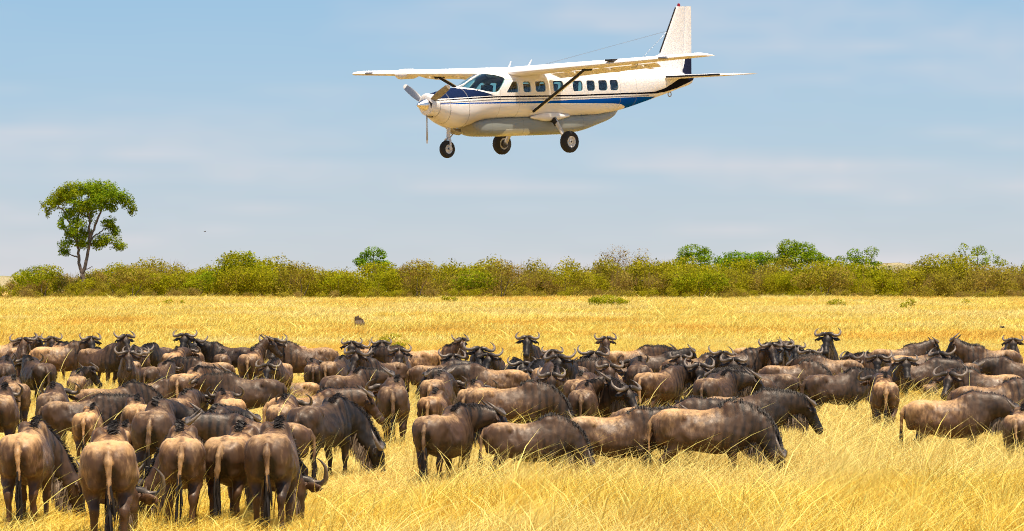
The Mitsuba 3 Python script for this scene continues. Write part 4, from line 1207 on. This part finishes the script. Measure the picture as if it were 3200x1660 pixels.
part_m('fuselage', shell - cut, 'mat_livery')
part_m('cabin_lining', lining - cut, 'mat_lining')
part_m('windscreen', pane_shell ^ screen_l, 'mat_glass')
part_m('windscreen', pane_shell ^ screen_r, 'mat_glass')
for w in WINDOWS:
    for y0, y1 in ((0, 1.4), (-1.4, 0)):
        part_m('window', pane_shell ^ prism(w, y0, y1), 'mat_window_glass')
# seats and panel
for row, s in enumerate((2.95, 3.9, 4.8, 5.75, 6.65)):
    for y in (0.34, -0.34):
        back = trimesh.creation.box((0.12, 0.42, 0.62))
        back.apply_transform(trimesh.transformations.rotation_matrix(-0.18, (0, 1, 0)))
        back.apply_translation((-s - 0.28, y, 1.93))
        cush = trimesh.creation.box((0.46, 0.44, 0.14))
        cush.apply_translation((-s, y, 1.60))
        base = trimesh.creation.box((0.30, 0.30, 0.30))
        base.apply_translation((-s, y, 1.38))
        part_a('seat', trimesh.util.concatenate([back, cush, base]), 'mat_seat', False)
panel = trimesh.creation.box((0.16, 1.16, 0.34))
panel.apply_translation((-2.1, 0, 1.93))
part_a('instrument_panel', panel, 'mat_dark_trim', False)
floor = trimesh.creation.box((4.8, 1.0, 0.04))
floor.apply_translation((-4.7, 0, 1.30))
part_a('cabin_floor', floor, 'mat_lining', False)
# windscreen centre post
pp = [sz(1.66, 0, 2.19), sz(2.0, 0, float(F_TOP(2.0)) + 0.004), sz(2.35, 0, float(F_TOP(2.35)) + 0.004), sz(2.70, 0, float(F_TOP(2.7)) + 0.002)]
part_a('windscreen_post', tube(smooth_path(pp, 10), 0.03, 8, ((0, 0, 1), 0.5)), 'mat_white_paint')

# cargo pod
PS = [1.98, 2.03, 2.20, 2.5, 3.2, 5.6, 6.5, 7.3, 8.0, 8.62]
P_BOT = PchipInterpolator(PS, [1.00, 0.89, 0.71, 0.655, 0.64, 0.64, 0.71, 0.89, 1.08, 1.395])
P_HW = PchipInterpolator(PS, [0.30, 0.40, 0.52, 0.585, 0.61, 0.61, 0.59, 0.52, 0.40, 0.06])
rings = []
for s in np.linspace(1.98, 8.62, 60):
    b, w = float(P_BOT(s)), float(P_HW(s))
    t = float(F_BOT(s)) + 0.085
    t = max(t, b + 0.03)
    a = np.arange(32) * 2 * math.pi / 32
    e = 3.4
    rings.append(np.column_stack([np.full(32, -s), w * np.sign(np.cos(a)) * np.abs(np.cos(a)) ** (2 / e), (t + b) / 2 + (t - b) / 2 * np.sign(np.sin(a)) * np.abs(np.sin(a)) ** (2 / e)]))
part_a('cargo_pod', loft(rings), 'mat_pod', 40)

# cowl mouth, intake, exhaust
part_a('cowl_ring', lathe([(0.20, 0.0), (0.30, -0.02), (0.335, -0.06), (0.345, -0.12), (0.30, -0.13), (0.20, -0.04)], 36, 'x').apply_translation((-0.36, 0, 1.68)), 'mat_white_paint', 40)
for sg in (1, -1):
    part_a('cooling_inlet', tube([sz(0.375, 0.17 * sg, 1.80), sz(0.375, 0.275 * sg, 1.70), sz(0.385, 0.265 * sg, 1.58)], [0.02, 0.045, 0.02], 10, ((1, 0, 0), 0.6)), 'mat_dark_trim', 40)
mouth = tube([sz(0.575, 0, 1.345), sz(0.70, 0, 1.33)], [0.055, 0.055], 20, ((0, 1, 0), 2.4))
part_a('air_intake', mouth, 'mat_dark_trim', 40)
ex = tube(smooth_path([sz(1.40, -0.12, 1.02), sz(1.55, -0.14, 0.90), sz(1.72, -0.16, 0.84), sz(1.90, -0.18, 0.82)], 12), 0.105, 14)
part_a('exhaust_stack', ex, 'mat_steel', 40)

# propeller at rest: hub cone and three blades
HUB = np.array([-0.44, 0, 1.67])
part_a('spinner', lathe([(0.0, 0.42), (0.045, 0.385), (0.10, 0.30), (0.16, 0.18), (0.205, 0.06), (0.222, 0.0), (0.222, -0.05), (0.18, -0.07)], 36, 'x').apply_translation((-0.46, 0, 1.67)), 'mat_metal', 40)
for k in range(3):
    ang = math.radians(-90 + 120 * k - 2)
    d = np.array([0, math.cos(ang), math.sin(ang)])
    e = np.array([0, -math.sin(ang), math.cos(ang)])
    rr = [0.12, 0.22, 0.40, 0.65, 0.90, 1.08, 1.16, 1.19]
    ch = [0.10, 0.115, 0.19, 0.215, 0.20, 0.175, 0.12, 0.04]
    th = [0.09, 0.07, 0.045, 0.032, 0.024, 0.018, 0.012, 0.006]
    tw = np.radians([62, 58, 46, 34, 26, 22, 21, 20])
    ringsb, tipr = [], []
    a = np.arange(16) * 2 * math.pi / 16
    for r, c_, t_, w_ in zip(rr, ch, th, tw):
        cd = e * math.cos(w_) + np.array([1, 0, 0]) * math.sin(w_)
        nd = np.cross(d, cd)
        ringsb.append(HUB + d * r + np.outer(np.cos(a) * c_ / 2, cd) + np.outer(np.sin(a) * t_ / 2, nd))
    blade_key = part_a('propeller_blade', loft(ringsb[:6]), 'mat_steel', 50)
    part(PLANE, f'{blade_key.split("__")[1]}__blade_tip', loft(ringsb[5:]), 'mat_white_paint', smooth=50, M=A_TO_WORLD)

# wings
def foil(c, t, x0=0.0, x1=1.0, n=14):
    """Closed section points (x back, z up) of a cambered wing section between the chord fractions x0 and x1."""
    x = x0 + (x1 - x0) * (1 - np.cos(np.linspace(0, math.pi, n))) / 2
    yt = 5 * t * (0.2969 * np.sqrt(x) - 0.126 * x - 0.3516 * x ** 2 + 0.2843 * x ** 3 - 0.1036 * x ** 4)
    yc = 0.022 * 4 * x * (1 - x)
    up, lo = np.column_stack([x * c, (yc + yt) * c]), np.column_stack([x * c, (yc - yt) * c])
    return np.vstack([up, lo[::-1]])


W_LE = lambda y: 3.34 + 0.74 * max(abs(y) - 0.7, 0) / 7.07
W_C = lambda y: 1.96 - 0.82 * max(abs(y) - 0.7, 0) / 7.07
W_Z = lambda y: 2.585 + 0.265 * abs(y) / 7.77


def wing_piece(side, y0, y1, x0, x1, k=8, droop=0.0, shift=(0.0, 0.0), tip=False, t_scale=1.0):
    rings = []
    for i, y in enumerate(np.linspace(y0, y1, k)):
        c = W_C(y)
        f = foil(c, (0.165 - 0.045 * (y / 7.94)) * t_scale, x0, x1)
        if tip and i >= k - 3:
            q_ = (1.0, 0.75, 0.30)[i - (k - 3)]
            f = np.column_stack([(f[:, 0] - c * 0.4) * q_ + c * 0.4, f[:, 1] * q_])
        hx = x0 * c
        X, Z_ = f[:, 0] - hx, f[:, 1]
        if droop:
            a = math.radians(droop)
            X, Z_ = X * math.cos(a) + Z_ * math.sin(a), Z_ * math.cos(a) - X * math.sin(a)
        rings.append(np.column_stack([-(W_LE(y) + hx + X + shift[0]), np.full(len(X), y * side), W_Z(y) + Z_ + shift[1]]))
    return loft(rings)


for side in (1, -1):
    wkey = part_a('wing', trimesh.util.concatenate([wing_piece(side, 0.0, 7.30, 0.0, 0.755, 12)]), 'mat_white_paint', 40)
    w = wkey.split('__')[1]
    def sub(name, mesh, bsdf, smooth=40):
        part(PLANE, f'{w}__{name}', mesh, bsdf, smooth=smooth, M=A_TO_WORLD)
    sub('wing_tip', wing_piece(side, 7.305, 7.72, 0.0, 1.0, 6, tip=True), 'mat_white_paint')
    sub('flap', wing_piece(side, 0.85, 5.25, 0.762, 1.0, 8, droop=24, shift=(0.05, -0.03)), 'mat_white_paint')
    sub('aileron', wing_piece(side, 5.29, 7.29, 0.765, 1.0, 6, droop=1), 'mat_white_paint')
    for y in (1.9, 3.4, 4.8):   # flap track fairings
        sx = W_LE(y) + W_C(y) * 0.70
        sub('flap_track', tube([sz(sx - 0.35, y * side, W_Z(y) - 0.055), sz(sx, y * side, W_Z(y) - 0.11), sz(sx + 0.45, y * side, W_Z(y) - 0.17), sz(sx + 0.62, y * side, W_Z(y) - 0.2)], [0.015, 0.045, 0.04, 0.012], 8), 'mat_white_paint')
    # de-icing boot along the leading edge outboard, and the strut
    s_lo, s_hi = sz(4.20, 0.79 * side, 1.38), sz(4.00, 3.30 * side, W_Z(3.3) - 0.10)
    st = tube(smooth_path([s_lo, s_hi], 8), 0.075, 14, ((0, -s_lo[2] + s_hi[2], -(s_hi[1] - s_lo[1])), 0.42))
    skey = part_a('wing_strut', st, 'mat_white_paint', 40)
    sk = skey.split('__')[1]
    off = np.array([0.052, 0, 0])
    part(PLANE, f'{sk}__rubber_edge', tube(smooth_path([np.array(s_lo) + off, np.array(s_hi) + off], 8), 0.042, 10), 'mat_black_rubber', smooth=40, M=A_TO_WORLD)
    part(PLANE, f'{sk}__fitting', tube([sz(3.86, 3.32 * side, W_Z(3.3) - 0.085), sz(4.22, 3.32 * side, W_Z(3.3) - 0.10)], [0.075, 0.045], 10), 'mat_black_rubber', smooth=40, M=A_TO_WORLD)
    # lamp glass in the leading edge
    yl = 6.6
    sub('landing_light', tube([sz(W_LE(yl) - 0.006, (yl - 0.16) * side, W_Z(yl) + 0.01), sz(W_LE(yl) - 0.006, (yl + 0.16) * side, W_Z(yl) + 0.012)], 0.045, 10), 'mat_steel')
    if side == 1:
        sub('pitot_tube', tube([sz(W_LE(5.2) + 0.5, 5.2, W_Z(5.2) - 0.05), sz(W_LE(5.2) + 0.45, 5.2, W_Z(5.2) - 0.16), sz(W_LE(5.2) + 0.2, 5.2, W_Z(5.2) - 0.17)], 0.014, 6), 'mat_steel')
        sub('fuel_filler', trimesh.creation.box((0.24, 0.30, 0.06)).apply_translation((-(W_LE(4.6) + 0.05), 4.6, W_Z(4.6) + 0.09)), 'mat_dark_trim', False)

# tail
def slab(le, te, z0, z1, t0, t1, k=7):
    """An upright tapered surface: leading and trailing edge stations as functions of height."""
    rings = []
    for z in np.linspace(z0, z1, k):
        c = te(z) - le(z)
        f = foil(c, 0.0, 0, 1, 12)
        x = f[:, 0]
        u = x / c
        th = (t0 + (t1 - t0) * (z - z0) / (z1 - z0)) * np.sqrt(np.maximum(u * (1 - u), 0)) * 2 * (1.15 - 0.5 * u)
        sg = np.r_[np.ones(12), -np.ones(12)]
        rings.append(np.column_stack([-(le(z) + x), sg * th / 2, np.full(len(x), z)]))
    return loft(rings)


F_LE = lambda z: 10.42 + (z - 2.75) * 0.545
F_HG = lambda z: 11.66 + (z - 2.4) * 0.10
F_TE = lambda z: 12.10 + (z - 2.4) * 0.035
fk = part_a('tail_fin', slab(F_LE, F_HG, 2.42, 4.70, 0.15, 0.09), 'mat_livery', 40).split('__')[1]
part(PLANE, f'{fk}__rudder', slab(lambda z: F_HG(z) + 0.012, F_TE, 2.36, 4.70, 0.09, 0.06), 'mat_livery', smooth=40, M=A_TO_WORLD)
boot = [sz(F_LE(z) - 0.012, 0, z) for z in np.linspace(3.2, 4.66, 8)]
part(PLANE, f'{fk}__rubber_edge', tube(boot, 0.026, 8), 'mat_black_rubber', smooth=40, M=A_TO_WORLD)
part(PLANE, f'{fk}__beacon', tube([sz(11.60, 0, 4.69), sz(11.60, 0, 4.76), sz(11.60, 0, 4.80)], [0.05, 0.05, 0.02], 10), 'mat_beacon', smooth=40, M=A_TO_WORLD)
scene['mat_beacon'] = pbr((0.30, 0.02, 0.03), 0.3)
dorsal = []
for s in np.linspace(8.6, 10.7, 10):
    t_ = (s - 8.6) / 2.1
    zt = 2.67 + 0.50 * t_ ** 1.5
    zb = float(F_TOP(s)) - 0.10
    w_ = 0.04 + 0.03 * t_
    dorsal.append(np.array([[-s, w_ * 2.2, zb], [-s, w_, (zt * 0.6 + zb * 0.4)], [-s, 0.012, zt], [-s, -0.012, zt], [-s, -w_, (zt * 0.6 + zb * 0.4)], [-s, -w_ * 2.2, zb]]))
part(PLANE, f'{fk}__dorsal_fillet', loft(dorsal), 'mat_white_paint', smooth=40, M=A_TO_WORLD)
for side in (1, -1):
    rings, ringe, bootp = [], [], []
    for i, y in enumerate(np.linspace(0.0, 3.13, 9)):
        le, c = 10.42 + 0.70 * y / 3.13, 1.36 - 0.58 * y / 3.13
        tk = 0.10 if i < 7 else (0.08, 0.03)[i - 7]
        f = foil(c, tk, 0, 0.62, 10) - [0, 0.03 * c]
        g = foil(c, tk, 0.63, 1, 8) - [0, 0.03 * c]
        rings.append(np.column_stack([-(le + f[:, 0]), np.full(len(f), y * side), 2.40 + f[:, 1]]))
        ringe.append(np.column_stack([-(le + g[:, 0]), np.full(len(g), y * side), 2.40 + g[:, 1]]))
        if 0.3 < y < 2.55:
            bootp.append(sz(le - 0.008, y * side, 2.40 - 0.005))
    hk = part_a('tailplane', loft(rings), 'mat_white_paint', 40).split('__')[1]
    part(PLANE, f'{hk}__elevator', loft(ringe), 'mat_white_paint', smooth=40, M=A_TO_WORLD)
    part(PLANE, f'{hk}__rubber_edge', tube(bootp, 0.03, 8), 'mat_black_rubber', smooth=40, M=A_TO_WORLD)
part_a('tie_down_ring', trimesh.creation.torus(0.075, 0.016, 20, 8).apply_transform(trimesh.transformations.rotation_matrix(math.pi / 2, (1, 0, 0))).apply_translation((-11.05, 0, 1.83)), 'mat_steel', 40)

# wheels and legs
def wheel(parent, at, r, w, sub_ok=True):
    tyre = lathe([(r * 0.52, -w * 0.42), (r * 0.70, -w * 0.50), (r * 0.90, -w * 0.42), (r * 0.985, -w * 0.22), (r, 0), (r * 0.985, w * 0.22), (r * 0.90, w * 0.42), (r * 0.70, w * 0.50), (r * 0.52, w * 0.42), (r * 0.50, 0)], 32, 'y')
    rim = lathe([(0.0, -w * 0.36), (r * 0.16, -w * 0.36), (r * 0.18, -w * 0.24), (r * 0.36, -w * 0.22), (r * 0.42, -w * 0.38), (r * 0.53, -w * 0.40), (r * 0.53, w * 0.40), (r * 0.42, w * 0.38), (r * 0.36, w * 0.22), (r * 0.18, w * 0.24), (r * 0.16, w * 0.36), (0.0, w * 0.36)], 28, 'y')
    cap = lathe([(0, -w * 0.40), (r * 0.10, -w * 0.39), (r * 0.10, w * 0.39), (0, w * 0.40)], 14, 'y')
    wk = part_a('wheel', tyre.apply_translation(at), 'mat_tyre', 50).split('__')[1]
    part(PLANE, f'{wk}__rim', rim.apply_translation(at), 'mat_rim', smooth=35, M=A_TO_WORLD)
    part(PLANE, f'{wk}__hub_cap', cap.apply_translation(at), 'mat_dark_trim', smooth=35, M=A_TO_WORLD)


for side in (1, -1):
    at = np.array(sz(4.95, 1.52 * side, 0.40))
    wheel('main', at, 0.345, 0.24)
    leg = tube(smooth_path([sz(5.08, 0.50 * side, 1.16), sz(5.06, 0.72 * side, 1.12), sz(4.99, 1.10 * side, 0.78), sz(4.95, 1.34 * side, 0.44)], 12), [0.085] * 5 + [0.07] * 7, 14, ((1, 0, 0), 0.7))
    lk = part_a('landing_gear_leg', leg, 'mat_rim', 40).split('__')[1]
    cuff = tube(smooth_path([sz(5.075, 0.58 * side, 1.155), sz(5.055, 0.76 * side, 1.09), sz(5.03, 0.90 * side, 0.965)], 8), 0.10, 14, ((1, 0, 0), 0.9))
    part(PLANE, f'{lk}__cuff', cuff, 'mat_black_rubber', smooth=40, M=A_TO_WORLD)
    part(PLANE, f'{lk}__axle', tube([sz(4.95, 1.30 * side, 0.42), sz(4.95, 1.52 * side, 0.40)], 0.05, 12), 'mat_steel', smooth=40, M=A_TO_WORLD)
    part(PLANE, f'{lk}__brake', lathe([(0.02, -0.02), (0.13, -0.02), (0.13, 0.02), (0.02, 0.02)], 20, 'y').apply_translation(sz(4.95, 1.385 * side, 0.405)), 'mat_dark_trim', smooth=35, M=A_TO_WORLD)
    part_a('leg_fairing', tube([sz(4.2, 0.60 * side, 1.20), sz(4.7, 0.66 * side, 1.20), sz(5.2, 0.66 * side, 1.20), sz(5.9, 0.58 * side, 1.22)], [0.03, 0.13, 0.13, 0.03], 14), 'mat_white_paint', 50)
NW = np.array(sz(1.22, 0, 0.30))
wheel('nose', NW, 0.275, 0.20)
nk = part_a('nose_leg', tube([sz(1.32, 0, 1.0), sz(1.30, 0, 0.82), sz(1.28, 0, 0.66)], 0.062, 14), 'mat_rim', 40).split('__')[1]
part(PLANE, f'{nk}__piston', tube([sz(1.285, 0, 0.70), sz(1.27, 0, 0.60)], 0.04, 12), 'mat_steel', smooth=40, M=A_TO_WORLD)
for side in (1, -1):
    part(PLANE, f'{nk}__fork', tube(smooth_path([sz(1.27, 0.0, 0.62), sz(1.26, 0.10 * side, 0.60), sz(1.24, 0.135 * side, 0.48), sz(1.22, 0.135 * side, 0.30)], 10), 0.032, 10), 'mat_rim', smooth=40, M=A_TO_WORLD)
part(PLANE, f'{nk}__torque_link', tube([sz(1.33, 0, 0.86), sz(1.46, 0, 0.74), sz(1.31, 0, 0.62)], 0.022, 8), 'mat_steel', smooth=False, M=A_TO_WORLD)

# aerials
for s, z, dx, h, r in ((3.86, 2.70, 0.16, 0.27, 0.030), (4.68, 2.71, 0.22, 0.30, 0.030), (7.85, 2.68, 0.07, 0.17, 0.022)):
    part_a('antenna', tube([sz(s, 0, z - 0.02), sz(s + dx, 0, z + h)], [r * 1.5, r * 0.6], 10, ((0, 1, 0), 0.4)), 'mat_white_paint', 40)
for a_, b_ in ((sz(4.7, 0, 2.72), sz(11.05, 0, 3.90)), (sz(9.3, 0, 2.64), sz(11.05, 0, 3.90))):
    part_a('antenna_wire', tube([a_, b_], 0.005, 5), 'mat_steel', True)
part_a('radar_pod', tube(smooth_path([sz(W_LE(4.7) - 0.38, -4.7, W_Z(4.7) - 0.02), sz(W_LE(4.7) - 0.28, -4.7, W_Z(4.7) - 0.02), sz(W_LE(4.7) + 0.1, -4.7, W_Z(4.7)), sz(W_LE(4.7) + 0.7, -4.7, W_Z(4.7))], 14), np.r_[0.02, 0.10, 0.15, 0.165, np.full(6, 0.165), 0.15, 0.12, 0.08, 0.03], 16), 'mat_white_paint', 50)
for z0, y0 in ((1.62, 0.655),):
    part_a('door_handle', trimesh.creation.box((0.10, 0.02, 0.035)).apply_translation((-2.75, 0.765, 1.78)), 'mat_dark_trim', False)
tag(PLANE, 'white high wing aeroplane with blue and black stripes flying low over the herd', 'aeroplane')
labels[f'{PLANE}__cargo_pod'] = {'label': 'grey belly cargo pod with a paler repaired patch'}
